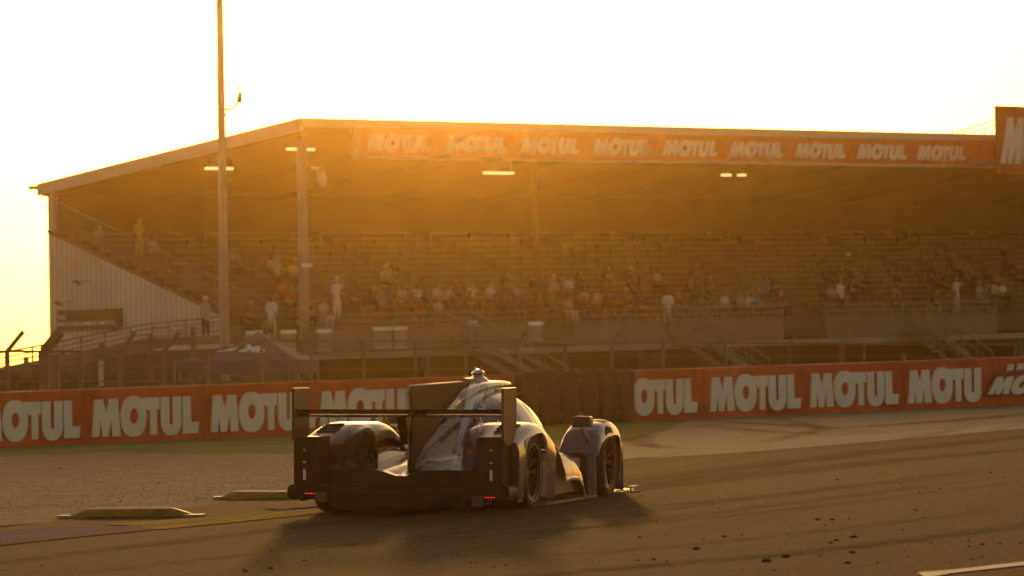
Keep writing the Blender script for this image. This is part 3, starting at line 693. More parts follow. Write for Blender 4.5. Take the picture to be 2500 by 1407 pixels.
# low dark banks and hedge behind the barrier
M_hedge = mat('hedge_leaves', (.035, .04, .015), .95, var=.6, scale=5, bump=1)
def bank(name, label, pts, th, m, cat, amp=.10, group=None):
    b = MB(); n = 60; tops = []
    P = []
    for i in range(n + 1):
        s = i / n * (len(pts) - 1); k = min(int(s), len(pts) - 2); q = s - k
        px = pts[k][0] + (pts[k + 1][0] - pts[k][0]) * q; py = pts[k][1] + (pts[k + 1][1] - pts[k][1]) * q; Y = pts[k][2] + (pts[k + 1][2] - pts[k][2]) * q
        p = at(px, py, Y); p.z += amp * (math.sin(i * 1.7) * .4 + rng.uniform(-.5, .5)); P.append(p)
    o = P[0].copy(); o.z = gz(o.x) - .3; v = []
    for p in P:
        for (dy, zz) in ((-.5 * th, gz(p.x) - .3), (-.42 * th, p.z - .35 * (p.z + .3)), (-.2 * th, p.z), (.2 * th, p.z - .05), (.5 * th, gz(p.x) - .3)): v.append(Vector((p.x, p.y + dy, zz)) - o)
    f = [(i * 5 + j, (i + 1) * 5 + j, (i + 1) * 5 + j + 1, i * 5 + j + 1) for i in range(n) for j in range(4)]
    ob = mesh_obj(name, v, f, m, None, True); ob.location = o; return tag(ob, label, cat, group)
bank('hedge', 'dark clipped hedge below the ramp at the left edge', [(-200, 912, 118), (0, 907, 118), (60, 904, 118), (95, 900, 119), (125, 896, 119), (200, 912, 120), (330, 915, 120)], 2.5, M_hedge, 'hedge')
bank('hedge', 'low dark hedge between the tent and the tall mast base', [(130, 945, 100), (300, 938, 101), (520, 930, 103), (760, 925, 105)], 1.5, M_hedge, 'hedge')

# ------------------------------------------------------------------ catch fence behind the barrier
cf = thing('catch_fence', 'debris fence of steel posts with angled tops behind the red barriers', 'fence', bar_p(0, 0, -2.5)); J = -cf.location
M_post = mat('weathered_fence_post', (.13, .115, .10), .7, .2, var=.3, scale=4)
tops = []
for i, px in enumerate((-110, 18, 108, 197, 293, 400, 505, 640, 760, 887, 1014, 1138, 1266, 1380, 1494, 1620, 1770, 1928, 2110, 2300, 2480)):
    d = ray(px, 900); P = BA - bn * 2.5; q = CAM + d * ((P - CAM).dot(bn) / d.dot(bn)); zt1 = q.z + .30 + (.25 if px > 600 else .02)
    base = Vector((q.x, q.y, gz(q.x) - .1)) + J; tp = Vector((q.x, q.y, zt1)) + J
    wd = (.085 if px < 600 else .06) if px != 108 else .20
    b = MB(); b.bar(base, tp, wd)
    if px in (18, 108, 293, 400, 1266, 1494, 1928): b.bar(tp, tp + (Vector((.22, 0, .36)) + bn * .15) * (1 if px < 600 else .6), wd * .8)
    b.build('fence_post', M_post, cf); tops.append(tp)
for k, dz in enumerate((0, -.28, -.56)):
    b = MB()
    for i in range(len(tops) - 1): b.bar(tops[i] + Vector((0, 0, dz)), tops[i + 1] + Vector((0, 0, dz)), .045 if dz == 0 else .014)
    b.build('fence_wire', M_post, cf)
P = at(125, 915, 96); t = thing('control_cabinet', 'dark upright cabinet beside the thick fence post at left', 'cabinet', Vector((P.x, P.y, gz(P.x))))
b = MB(); H_ = at(125, 872, 96).z - gz(P.x); b.box((0, 0, H_ / 2), (.38, .3, H_)); b.build('case', mat('cabinet_grey', (.10, .09, .075), .7), t)
b = MB(); b.box((0, 0, H_ + .03), (.44, .36, .05)); b.build('lid', mat('cabinet_grey', (.10, .09, .075), .7), t)
P = at(247, 950, 104); t = thing('marker_post', 'pale wide post standing behind the barrier, right of the cabinet', 'post', Vector((P.x, P.y, gz(P.x))))
b = MB(); H_ = at(247, 884, 104).z - gz(P.x); b.box((0, 0, H_ / 2), (.12, .12, H_)); b.build('shaft', mat('marker_white', (.45, .42, .38), .6), t)
b = MB(); b.box((0, 0, H_ + .015), (.15, .15, .03)); b.build('cap', mat('marker_white', (.45, .42, .38), .6), t)

# ------------------------------------------------------------------ tents
M_tent = mat('violet_blue_tent_cloth', (.075, .085, .15), .7, var=.15, scale=.8)
M_logo = mat('tent_print', (.85, .82, .78), .7)
def tent(label, xl, xr, ye, yv, xp, yp, Y, logos):
    L = at(xl, ye, Y); R = at(xr, ye, Y); wd = (R - L).length; z0 = gz(L.x)
    C0 = (L + R) / 2; top = at(xp, yp, Y + wd / 2).z; ze = L.z; zv = at(xl, yv, Y).z
    o = Vector((C0.x, C0.y + wd / 2, z0)); t = thing('pavilion_tent', label, 'tent', o, 'peaked tents behind the barrier')
    h = wd / 2; n = 10; v = []; f = []
    # four slightly sagging sides
    cs = [(-h, -h), (h, -h), (h, h), (-h, h)]
    for s in range(4):
        k = len(v); (ax, ay), (bx, by) = cs[s], cs[(s + 1) % 4]
        for i in range(n + 1):
            q = i / n; ex = ax * (1 - q); ey_ = ay * (1 - q); fx = bx * (1 - q); fy = by * (1 - q); zz = (ze - z0) + (top - ze) * (q ** 1.25)
            for j in range(n + 1): r = j / n; v.append((ex + (fx - ex) * r, ey_ + (fy - ey_) * r, zz - .05 * math.sin(math.pi * r) * (1 - q)))
        for i in range(n):
            for j in range(n): a = k + i * (n + 1) + j; f.append((a, a + 1, a + n + 2, a + n + 1))
    can = mesh_obj('canopy', v, f, M_tent, t, False)
    b = MB()
    for s in range(4):
        (ax, ay), (bx, by) = cs[s], cs[(s + 1) % 4]; A_ = Vector((ax, ay, ze - z0)); B_ = Vector((bx, by, ze - z0)); dn = Vector((0, 0, zv - ze))
        b.add([A_, B_, B_ + dn, A_ + dn], [(0, 1, 2, 3)])
    b.build('valance', mat('tent_valance', (.06, .06, .12), .7, var=.15), t)
    for (ax, ay) in cs: MB().bar((ax * .97, ay * .97, 0), (ax * .97, ay * .97, ze - z0), .06).build('leg', M_rail, t)
    if logos:
        def side(s, r, q):   # point on the canopy skin, side s
            (ax, ay), (bx, by) = cs[s], cs[(s + 1) % 4]; zz = (ze - z0) + (top - ze) * (q ** 1.25)
            p = Vector(((ax + (bx - ax) * r) * (1 - q), (ay + (by - ay) * r) * (1 - q), zz)); nn = Vector(((ax + bx) / 2, (ay + by) / 2, 0)).normalized()
            return p + nn * .05 + Vector((0, 0, .03))
        text_on('print', '24h', lambda x, y: side(0, .28 + .42 * x, .36 + .24 * y - .08 * x), M_logo, can, shear=.35, bold=.05)
        text_on('print', '24h', lambda x, y: side(0, -.10 + .30 * x, .36 + .22 * y + .02 * x), M_logo, can, shear=.35, bold=.05)
    t.rotation_euler = (0, 0, math.radians(-8)); return t
tent('peaked violet-blue tent with two white 24h prints behind the barrier', 498, 752, 882, 916, 575, 810, 116, True)
tent('smaller plain violet-blue tent left of the printed one', 428, 497, 882, 908, 462, 872, 130, False)

# ------------------------------------------------------------------ tall mast
P = at(548, 800, 128); zt = at(531, -160, 128).z
mst = thing('lighting_mast', 'tall tapered steel mast rising out of the picture in front of the stand', 'mast', Vector((P.x, P.y, gz(P.x))))
lean = at(533, 0, 128).x - P.x; hh = zt - mst.location.z; z00 = at(533, 0, 128).z - mst.location.z
b = MB(); n = 14; b.tube([(0, 0, hh * i / n) for i in range(n + 1)], [.165 - .07 * (i / n) for i in range(n + 1)], 14); b.build('shaft', mat('weathered_mast_steel', (.30, .27, .24), .5, .3, var=.2, scale=2), mst, True)
def ml(px, py): p = at(px, py, 128) - mst.location; return Vector((p.x, 0, p.z))
b = MB(); b.tube([ml(543, 268), ml(558, 267), ml(570, 264), ml(578, 255), ml(581, 245), ml(581, 236)], .034, 8); arm = b.build('antenna_arm', M_post, mst, True)
b = MB(); b.box(ml(586, 239), (.12, .08, .32)); b.build('antenna_case', M_post, arm)
b = MB(); b.bar(ml(586, 228), ml(585, 207), .05); b.bar(ml(568, 233), ml(580, 233), .035); b.bar(ml(566, 234), ml(566, 228), .02); b.build('antenna_whip', M_post, arm)
b = MB(); b.box(ml(546, 281), (.14, .12, .10)); b.build('cable_box', M_post, mst)
#%%PEOPLE
# ------------------------------------------------------------------ spectators
def skin_body(pose):
    """one continuous figure grown round a jointed skeleton; origin at the seat (seated) or the feet (standing)"""
    if pose in ('standing', 'standing_arm_up'):
        J = dict(pel=(0, 0, .93), wai=(0, .01, 1.08), che=(0, 0, 1.30), nec=(0, -.01, 1.47), chin=(0, -.03, 1.54), hea=(0, -.02, 1.63), top=(0, -.01, 1.71),
                 shL=(-.17, 0, 1.40), elL=(-.22, .03, 1.13), haL=(-.17, -.13, .95), fiL=(-.16, -.19, .89), shR=(.17, 0, 1.40), elR=(.22, .03, 1.13), haR=(.18, -.12, .93), fiR=(.17, -.17, .87),
                 hiL=(-.09, 0, .88), knL=(-.11, -.03, .50), anL=(-.12, .02, .09), toL=(-.13, -.14, .04), hiR=(.09, 0, .88), knR=(.11, -.03, .50), anR=(.12, .03, .09), toR=(.14, -.13, .04))
        if pose == 'standing_arm_up': J.update(elR=(.27, -.10, 1.33), haR=(.14, -.22, 1.55), fiR=(.08, -.22, 1.62))
    else:
        J = dict(pel=(0, 0, .10), wai=(0, .02, .25), che=(0, 0, .46), nec=(0, -.03, .63), chin=(0, -.06, .70), hea=(0, -.05, .79), top=(0, -.04, .87),
                 shL=(-.17, -.01, .56), elL=(-.22, -.06, .31), haL=(-.11, -.27, .22), fiL=(-.07, -.33, .21), shR=(.17, -.01, .56), elR=(.22, -.06, .31), haR=(.11, -.27, .22), fiR=(.07, -.33, .21),
                 hiL=(-.09, -.03, .09), knL=(-.13, -.43, .10), anL=(-.13, -.40, -.31), toL=(-.14, -.56, -.35), hiR=(.09, -.03, .09), knR=(.13, -.43, .10), anR=(.12, -.40, -.31), toR=(.14, -.56, -.35))
        if pose == 'seated_leaning':
            J.update(wai=(0, -.02, .24), che=(0, -.14, .42), nec=(0, -.24, .56), chin=(0, -.29, .62), hea=(0, -.30, .70), top=(0, -.29, .78), shL=(-.17, -.17, .51), shR=(.17, -.17, .51), elL=(-.20, -.33, .27), elR=(.20, -.33, .27), haL=(-.06, -.46, .32), haR=(.06, -.46, .32), fiL=(-.01, -.49, .34), fiR=(.01, -.49, .34))
        if pose == 'seated_phone_up': J.update(elL=(-.24, -.20, .42), elR=(.24, -.20, .42), haL=(-.08, -.34, .68), haR=(.08, -.34, .68), fiL=(-.04, -.36, .73), fiR=(.04, -.36, .73))
    Rd = dict(pel=.14, wai=.125, che=.15, nec=.055, chin=.075, hea=.098, top=.06, sh=.075, el=.05, ha=.033, fi=.022, hi=.10, kn=.068, an=.045, to=.038)
    E_ = [('pel', 'wai'), ('wai', 'che'), ('che', 'nec'), ('nec', 'chin'), ('chin', 'hea'), ('hea', 'top')]
    for s in 'LR': E_ += [('che', 'sh' + s), ('sh' + s, 'el' + s), ('el' + s, 'ha' + s), ('ha' + s, 'fi' + s), ('pel', 'hi' + s), ('hi' + s, 'kn' + s), ('kn' + s, 'an' + s), ('an' + s, 'to' + s)]
    K = list(J); me = bpy.data.meshes.new('b'); me.from_pydata([J[k] for k in K], [(K.index(a), K.index(c)) for a, c in E_], [])
    o = bpy.data.objects.new('b', me); COL.objects.link(o)
    mo = o.modifiers.new('s', 'SKIN'); mo.use_smooth_shade = True
    for i, k in enumerate(K):
        r = Rd[k] if k in Rd else Rd[k[:-1]]; me.skin_vertices[0].data[i].radius = (r, r * (.72 if k in ('che', 'wai', 'pel') else 1))
    me.skin_vertices[0].data[0].use_root = True
    o.modifiers.new('u', 'SUBSURF').levels = 1
    dg = bpy.context.evaluated_depsgraph_get(); dg.update(); out = bpy.data.meshes.new_from_object(o.evaluated_get(dg)); out.name = 'person_' + pose
    bpy.data.objects.remove(o); bpy.data.meshes.remove(me)
    P = {k: np.array(v) for k, v in J.items()}
    grp = {}
    for a, c in E_:
        g_ = 'skin' if a in ('nec', 'chin', 'hea') or a[:2] in ('ha',) or (a[:2] == 'el') else 'shirt' if (a in ('wai', 'che', 'pel') and c[:2] != 'hi') or a[:2] in ('sh',) else 'legs' if a[:2] in ('pe', 'hi', 'kn') else 'shoe'
        grp[(a, c)] = g_
    ids = {'skin': 0, 'shirt': 1, 'legs': 2, 'shoe': 3}
    out.materials.clear()
    for i in range(4): out.materials.append(None)
    for p in out.polygons:
        c0 = np.array(p.center); best = None
        for (a, c), g_ in grp.items():
            A_, B_ = P[a], P[c]; d_ = B_ - A_; t = np.clip((c0 - A_) @ d_ / (d_ @ d_), 0, 1); q = np.linalg.norm(c0 - A_ - d_ * t) - (Rd.get(a) or Rd[a[:-1]]) * (1 - t) - (Rd.get(c) or Rd[c[:-1]]) * t
            if best is None or q < best[0]: best = (q, g_)
        p.material_index = ids[best[1]]; p.use_smooth = True
        h = P['hea']
        if best[1] == 'skin' and np.linalg.norm(c0 - h) < .16 and (c0[2] > h[2] + .035 or c0[1] > h[1] + .03): p.material_index = 3
    return out
BODY = {k: skin_body(k) for k in ('standing', 'standing_arm_up', 'seated', 'seated_leaning', 'seated_phone_up')}
CL = {'white': (.62, .60, .58), 'cream': (.48, .43, .34), 'light grey': (.34, .33, .33), 'pale pink': (.52, .38, .36), 'red': (.32, .04, .03), 'orange': (.50, .16, .02), 'yellow': (.55, .38, .03), 'dark blue': (.02, .03, .08),
      'blue-grey': (.10, .13, .18), 'black': (.014, .013, .013), 'brown': (.08, .045, .025), 'dark grey': (.04, .04, .042), 'green': (.03, .08, .03), 'maroon': (.10, .02, .02), 'light blue': (.22, .28, .38)}
CM = {k: mat('cloth_' + k.replace(' ', '_').replace('-', '_'), c, .9, var=.15, scale=4) for k, c in CL.items()}
SK = [mat('skin_' + n_, c, .55, var=.08, scale=8) for n_, c in (('light', (.42, .26, .19)), ('tan', (.30, .17, .11)), ('dark', (.10, .055, .035)))]
HR = [mat('hair_' + n_, c, .7, var=.2, scale=20) for n_, c in (('dark', (.02, .015, .012)), ('brown', (.07, .04, .02)), ('fair', (.25, .18, .10)))]
FACE = math.atan2(-SV.x, SV.y) * 0 + (math.atan2(SV.y, SV.x) - math.pi / 2)
ORD = ['first', 'second', 'third', 'fourth', 'fifth', 'sixth', 'seventh', 'eighth', 'ninth', 'tenth', 'eleventh', 'twelfth', 'thirteenth', 'fourteenth', 'fifteenth']
NUM = ['one', 'two', 'three', 'four', 'five', 'six', 'seven', 'eight', 'nine', 'ten', 'eleven', 'twelve', 'thirteen', 'fourteen', 'fifteen']
WC = [975, 1162, 1343, 1517, 1686, 1847, 2003, 2153, 2299]
PEOPLE = []; USED = set(); SPOT = []
def where(px):
    if px < 500: return 'left of the tall mast'
    if px < 735: return 'between mast and roof column'
    if px < 880: return 'right of the left roof column'
    if px > 2385: return 'below the tall billboard'
    k = min(range(9), key=lambda i: abs(WC[i] - px)); return f'under {ORD[k]} banner word from left'
def person(px, r, pose, shirt, legs='dark blue', hat=None, label=None, du=0.0, hair=0, skin=0, turn=0.0):
    """r = -1: standing on the walkway; r >= 0: seated (or standing) in that row"""
    if r < 0: v, z = 1.1, 2.2
    else:
        v, z = row(r)
        if pose.startswith('seated'): v += .50; z += .40
        else: v += .16
    u = sF(px, 700, v)[0] + du
    # correct for the lean of the picture at the right height
    for _ in range(3):
        p = SP(u, v, z + .5); dd = p - CAM; k = dd.dot(FW); cx = 1250 + F_ * dd.dot(CR) / k; u += (px - cx) * k / F_ / SU.x * .7
    o = bpy.data.objects.new('person', BODY[pose]); COL.objects.link(o); o.location = SP(u, v, z); o.rotation_euler = (0, 0, FACE + turn); s = rng.uniform(.95, 1.05); o.scale = (s, s, s)
    for sl_, m_ in zip(o.material_slots, (SK[skin], CM[shirt], CM[legs], HR[hair])): sl_.link = 'OBJECT'; sl_.material = m_
    if hat:
        b = MB(); h = (0, -.02, 1.63) if pose.startswith('stand') else ((0, -.30, .70) if 'lean' in pose else (0, -.05, .79))
        lathe(b, (h[0], h[1], h[2] + .03), [(.112, 0), (.11, .04), (.085, .085), (.03, .105), (.001, .107)], 14); b.box((h[0], h[1] - .13, h[2] + .035), (.14, .12, .015))
        c_ = b.build('cap', CM[hat], o, True)
    ps = {'standing': 'standing', 'standing_arm_up': 'one arm up', 'seated': 'upright', 'seated_leaning': 'bent forward', 'seated_phone_up': 'hands at face'}[pose]
    if label is None:
        rw = 'on the walkway' if r < 0 else 'row ' + NUM[r]
        label = f'{shirt} top, {ps}, {rw}, {where(px)}'
    if label in USED: bpy.data.objects.remove(o, do_unlink=True); return None
    USED.add(label); tag(o, 'person in ' + label if not label.startswith('person') else label, 'person', 'spectators in the grandstand'); SPOT.append((u, r)); return o
# the ones the picture shows clearly
person(664, -1, 'standing', 'white', 'cream', label='person in bright white shirt standing at the rail between mast and roof column', turn=1.9)
person(502, -1, 'standing', 'light grey', 'brown', hat='white', label='person in light striped top and white cap at the rail, just left of the mast', du=0)
person(1631, -1, 'standing', 'white', 'cream', label='person in white shirt standing tallest on the walkway below the fifth banner word', turn=2.6)
person(822, 1, 'standing_arm_up', 'white', 'white', hat='white', label='person all in white with one arm raised, right of the left roof column')
person(1866, 1, 'standing', 'blue-grey', 'dark grey', label='person in blue-grey jacket standing in row two below the sixth banner word', turn=2.5)
person(2052, 0, 'standing', 'white', 'black', label='person in white top and black shorts standing below the seventh banner word')
person(2336, 0, 'standing_arm_up', 'white', 'light grey', label='person in white top with arm up just left of the tall billboard')
for (px, r, pose, sh, lg, hat) in [
    (788, 0, 'seated', 'cream', 'white', None), (727, -1, 'seated', 'maroon', 'black', None), (745, 0, 'seated_leaning', 'black', 'black', None), (708, 0, 'seated', 'dark grey', 'brown', None), (640, -1, 'seated_leaning', 'brown', 'dark blue', None), (610, 0, 'seated', 'dark blue', 'black', None),
    (690, 3, 'seated', 'orange', 'black', None), (676, 5, 'standing', 'cream', 'brown', None), (662, 7, 'seated', 'cream', 'dark blue', None), (706, 2, 'seated', 'red', 'black', None), (728, 2, 'seated_leaning', 'red', 'black', None), (715, 6, 'seated', 'yellow', 'dark blue', 'yellow'),
    (852, 2, 'seated_leaning', 'black', 'black', None), (878, 2, 'seated_leaning', 'black', 'black', None), (865, 3, 'seated', 'dark grey', 'black', None), (938, 5, 'seated', 'cream', 'brown', 'cream'), (957, 5, 'seated_phone_up', 'cream', 'black', None),
    (980, 2, 'seated', 'pale pink', 'brown', None), (1017, 2, 'seated', 'white', 'red', None), (1066, 2, 'seated', 'light grey', 'black', None), (1088, 2, 'seated_leaning', 'pale pink', 'black', None), (1150, 2, 'seated_phone_up', 'white', 'brown', None), (1154, -1, 'seated', 'white', 'black', None),
    (1197, 2, 'seated', 'white', 'brown', None), (1258, 2, 'seated_leaning', 'white', 'dark blue', None), (1350, 3, 'seated', 'light grey', 'brown', 'white'), (1386, 3, 'seated', 'white', 'black', None), (1400, 3, 'seated', 'white', 'dark blue', None), (1386, 0, 'seated', 'light grey', 'white', None),
    (1426, 1, 'seated', 'cream', 'black', None), (1457, 1, 'seated', 'pale pink', 'black', None), (1537, 4, 'seated', 'brown', 'black', 'white'), (1602, 4, 'seated', 'light grey', 'black', None), (1768, 0, 'seated', 'white', 'brown', None), (1806, 0, 'seated', 'light grey', 'black', None), (1822, 0, 'seated_leaning', 'white', 'black', None),
    (1845, 0, 'seated', 'light blue', 'black', None), (1905, 0, 'seated', 'red', 'black', None), (2020, 3, 'seated', 'black', 'black', None), (2035, 4, 'seated', 'black', 'black', None), (2070, 2, 'seated_leaning', 'black', 'black', None), (2090, 3, 'seated_phone_up', 'dark grey', 'black', None), (2108, 4, 'seated', 'brown', 'black', 'orange'), (2028, 1, 'seated', 'light grey', 'black', None),
    (2280, 3, 'standing', 'black', 'black', None), (2296, 3, 'seated', 'black', 'dark blue', None), (2358, 4, 'seated', 'dark blue', 'black', None), (2375, 3, 'seated_leaning', 'black', 'black', None), (2410, 3, 'seated', 'dark grey', 'white', None), (2432, 3, 'seated', 'orange', 'black', None), (2446, 1, 'seated', 'white', 'black', None), (2390, 1, 'seated', 'light grey', 'white', None),
    (2468, 5, 'seated', 'black', 'black', None), (2452, 6, 'standing', 'dark grey', 'black', None), (2488, 4, 'seated', 'brown', 'black', None), (2330, 6, 'seated', 'dark grey', 'black', None), (2255, 6, 'seated', 'black', 'brown', None), (2318, 7, 'standing', 'black', 'black', None), (2068, 6, 'seated', 'dark grey', 'black', 'white'),
    (240, 12, 'seated', 'light grey', 'white', None), (340, 11, 'standing', 'yellow', 'yellow', None), (372, 10, 'seated', 'light grey', 'brown', None), (572, 8, 'seated', 'pale pink', 'black', None), (424, 8, 'seated', 'black', 'brown', None), (505, 6, 'seated', 'maroon', 'black', None)]:
    person(px, r, pose, sh, lg, hat, hair=int(rng.integers(3)), skin=int(rng.choice([0, 1, 1, 2])))
dark = ['black', 'brown', 'dark grey', 'maroon', 'dark blue', 'green', 'black', 'brown', 'red', 'blue-grey', 'light grey']
n_ = 0
while n_ < 44:
    px = rng.uniform(905, 2050) if rng.random() < .9 else rng.uniform(2120, 2495); r = int(min(9, abs(rng.normal(0, 2.4)))); sh = dark[rng.integers(len(dark))]
    u = sF(px, 700, row(r)[0] + .5)[0]
    if any(abs(u - a) < .55 and c_ == r for a, c_ in SPOT): continue
    if person(px, r, str(rng.choice(['seated', 'seated_leaning', 'seated_phone_up'], p=[.6, .3, .1])), sh, str(rng.choice(['black', 'brown', 'dark blue', 'dark grey'])), None, hair=int(rng.integers(3)), skin=int(rng.choice([0, 1, 1, 2]))): n_ += 1
    else: n_ += 0
# a marshal behind the barrier, far right
P = at(2205, 880, 118)
o = bpy.data.objects.new('person', BODY['standing']); COL.objects.link(o); hz_ = at(2205, 862, 118).z; o.location = (P.x, P.y, hz_ - 1.72); o.rotation_euler = (0, 0, FACE)
for sl_, m_ in zip(o.material_slots, (SK[1], CM['orange'], CM['orange'], HR[0])): sl_.link = 'OBJECT'; sl_.material = m_
tag(o, 'person in orange overalls behind the barrier at far right', 'person')
#%%CAR
# ------------------------------------------------------------------ race car (local: x right, y forward, z up, rear axle at y = 0)
car = thing('race_car', 'closed-cockpit prototype race car with shark fin and wide rear wing, seen from behind', 'race car', (-.766, 35.42, -.0096))
car.rotation_euler = Matrix.Rotation(math.radians(-14), 4, 'Z').to_euler()
car.matrix_world = Matrix.Translation((-.766, 35.42, -.012)) @ Matrix.Rotation(math.radians(-14), 4, 'Z') @ Matrix.Rotation(.014, 4, 'Y')
def ip(tab, y):
    X, Z = zip(*tab); y = np.asarray(y, float)
    # smooth (Catmull-Rom) interpolation through the table
    X = np.array(X); Z = np.array(Z); m_ = np.gradient(Z, X)
    i = np.clip(np.searchsorted(X, y) - 1, 0, len(X) - 2); h = X[i + 1] - X[i]; t = np.clip((y - X[i]) / h, 0, 1)
    return (2*t**3-3*t**2+1)*Z[i] + (t**3-2*t**2+t)*h*m_[i] + (-2*t**3+3*t**2)*Z[i+1] + (t**3-t**2)*h*m_[i+1]
def smax(a, b, k):
    h = np.clip(.5 + .5 * (a - b) / k, 0, 1); return b + (a - b) * h + k * h * (1 - h)
def sell(x, c, hw, p):   # superellipse dome 1..0
    t = np.clip(np.abs((x - c) / hw), 0, 1); return (1 - t ** p) ** (1 / p)
FL = .07
DOME = [(-.9, .30), (-.6, .355), (-.3, .46), (0, .56), (.4, .69), (.8, .82), (1.2, .94), (1.6, 1.015), (2.0, 1.045), (2.35, 1.00), (2.7, .88), (3.1, .70), (3.4, .55), (3.8, .38), (4.05, .18)]
DW = [(-.9, .28), (-.6, .33), (-.3, .38), (0, .42), (.4, .46), (.8, .50), (1.2, .54), (1.6, .57), (2.0, .58), (2.4, .57), (2.8, .52), (3.3, .42), (3.7, .36), (4.05, .30)]
SPN = [(-.9, .32), (-.6, .365), (-.2, .555), (.2, .69), (.6, .82), (.9, .94), (1.2, 1.065), (1.5, 1.09), (1.9, 1.08), (2.0, .9), (2.1, .5)]
SPW = [(-.9, .03), (-.3, .06), (.5, .10), (1.0, .135), (1.5, .16), (2.1, .16)]
DECK = [(-.9, .385), (-.5, .41), (0, .45), (.5, .485), (1.0, .52), (1.4, .54), (1.7, .53), (1.9, .48), (2.02, .36), (2.10, .10), (2.4, .07), (4.1, .07)]
RF_ = [(-.85, .57), (-.62, .63), (-.45, .68), (-.25, .735), (-.05, .768), (.15, .777), (.35, .76), (.6, .69), (.85, .59), (1.1, .47), (1.3, .30)]
FF_ = [(2.40, .08), (2.44, .30), (2.49, .50), (2.58, .62), (2.72, .69), (2.95, .735), (3.25, .738), (3.5, .67), (3.75, .50), (3.95, .25), (4.05, .10)]
def zbody(x, y):
    x = np.asarray(x, float); y = np.asarray(y, float); ax = np.abs(x)
    d = ip(DECK, y); sk_ = np.clip((y - .55) / .3, 0, 1); side = 1 - sk_ * (1 - sell(x, 0, .955 - .03 * sk_, 5)); z = FL + (d - FL) * side
    z = z - .055 * np.exp(-(x / .13) ** 2) * np.clip((-.45 - y) / .3, 0, 1)
    dm = ip(DOME, y); w_ = ip(DW, y); base = np.minimum(d, dm) * .6
    bl = np.clip((y - .5) / 1.1, 0, 1); bl = bl * bl * (3 - 2 * bl); tt = np.clip(ax / w_, 0, 1)
    dome = base + (dm - base) * (1 - tt ** (1.5 + .8 * bl)) ** (1.15 - .715 * bl) - .25 * np.clip(ax - w_, 0, 1)
    z = smax(z, dome, .05)
    s = ip(SPN, y); sw = ip(SPW, y); spine = s - (s - base) * .9 * (1 - sell(x, 0, sw * 1.25, 2.6)) - 3 * np.clip(ax - sw * 1.25, 0, 1)
    z = np.where(y < 2.1, smax(z, spine, .035), z)
    f = ip(RF_, y) - .055 * np.exp(-((ax - .585) / .085) ** 2) * np.clip((-.15 - y) / .45, 0, 1) + .03 * np.exp(-((ax - .46) / .06) ** 2) * np.clip((-.15 - y) / .4, 0, 1)
    c = np.clip(-.15 - y, 0, 1)
    t_ = np.clip((-.20 - y) / .45, 0, 1); inn = .375 + .25 * t_ * t_ * (3 - 2 * t_)
    rf = FL + (f - FL) * sell(ax, (inn + .985) / 2, (.985 - inn) / 2, 6.5)
    z = np.where(y < 1.35, smax(z, np.where(y < 1.3, rf, FL), .045), z)
    ff = FL + (ip(FF_, y) - FL) * sell(ax, .765 - .35 * np.clip(y - 3.42, 0, .6), .21, 4.6)
    z = np.where(y > 2.4, smax(z, ff, .03), z)
    return z
def patch(name, xr, yr, m, nx, ny, parent=None, xt=None, keep=None, lift=0.0):
    xs = np.linspace(min(xr), max(xr), nx); ys = np.linspace(yr[0], yr[1], ny)
    X, Y = np.meshgrid(xs, ys)
    if xt is not None: X = X * xt(Y)
    Z = zbody(X, Y) + lift; e = 1e-3
    dx = (zbody(X + e, Y) - zbody(X - e, Y)) / (2 * e); dy = (zbody(X, Y + e) - zbody(X, Y - e)) / (2 * e)
    N = np.stack([-dx, -dy, np.ones_like(dx)], -1); N /= np.linalg.norm(N, axis=-1, keepdims=True)
    v = np.stack([X, Y, Z], -1).reshape(-1, 3); f = []
    for j in range(ny - 1):
        for i in range(nx - 1):
            if keep is None or keep((X[j, i] + X[j, i + 1]) / 2, (Y[j, i] + Y[j + 1, i]) / 2, Z[j, i]): f.append((j * nx + i, j * nx + i + 1, (j + 1) * nx + i + 1, (j + 1) * nx + i))
    o = mesh_obj(name, v.tolist(), f, m, parent or car, True)
    o.data.normals_split_custom_set_from_vertices([tuple(q) for q in N.reshape(-1, 3)])
    return o
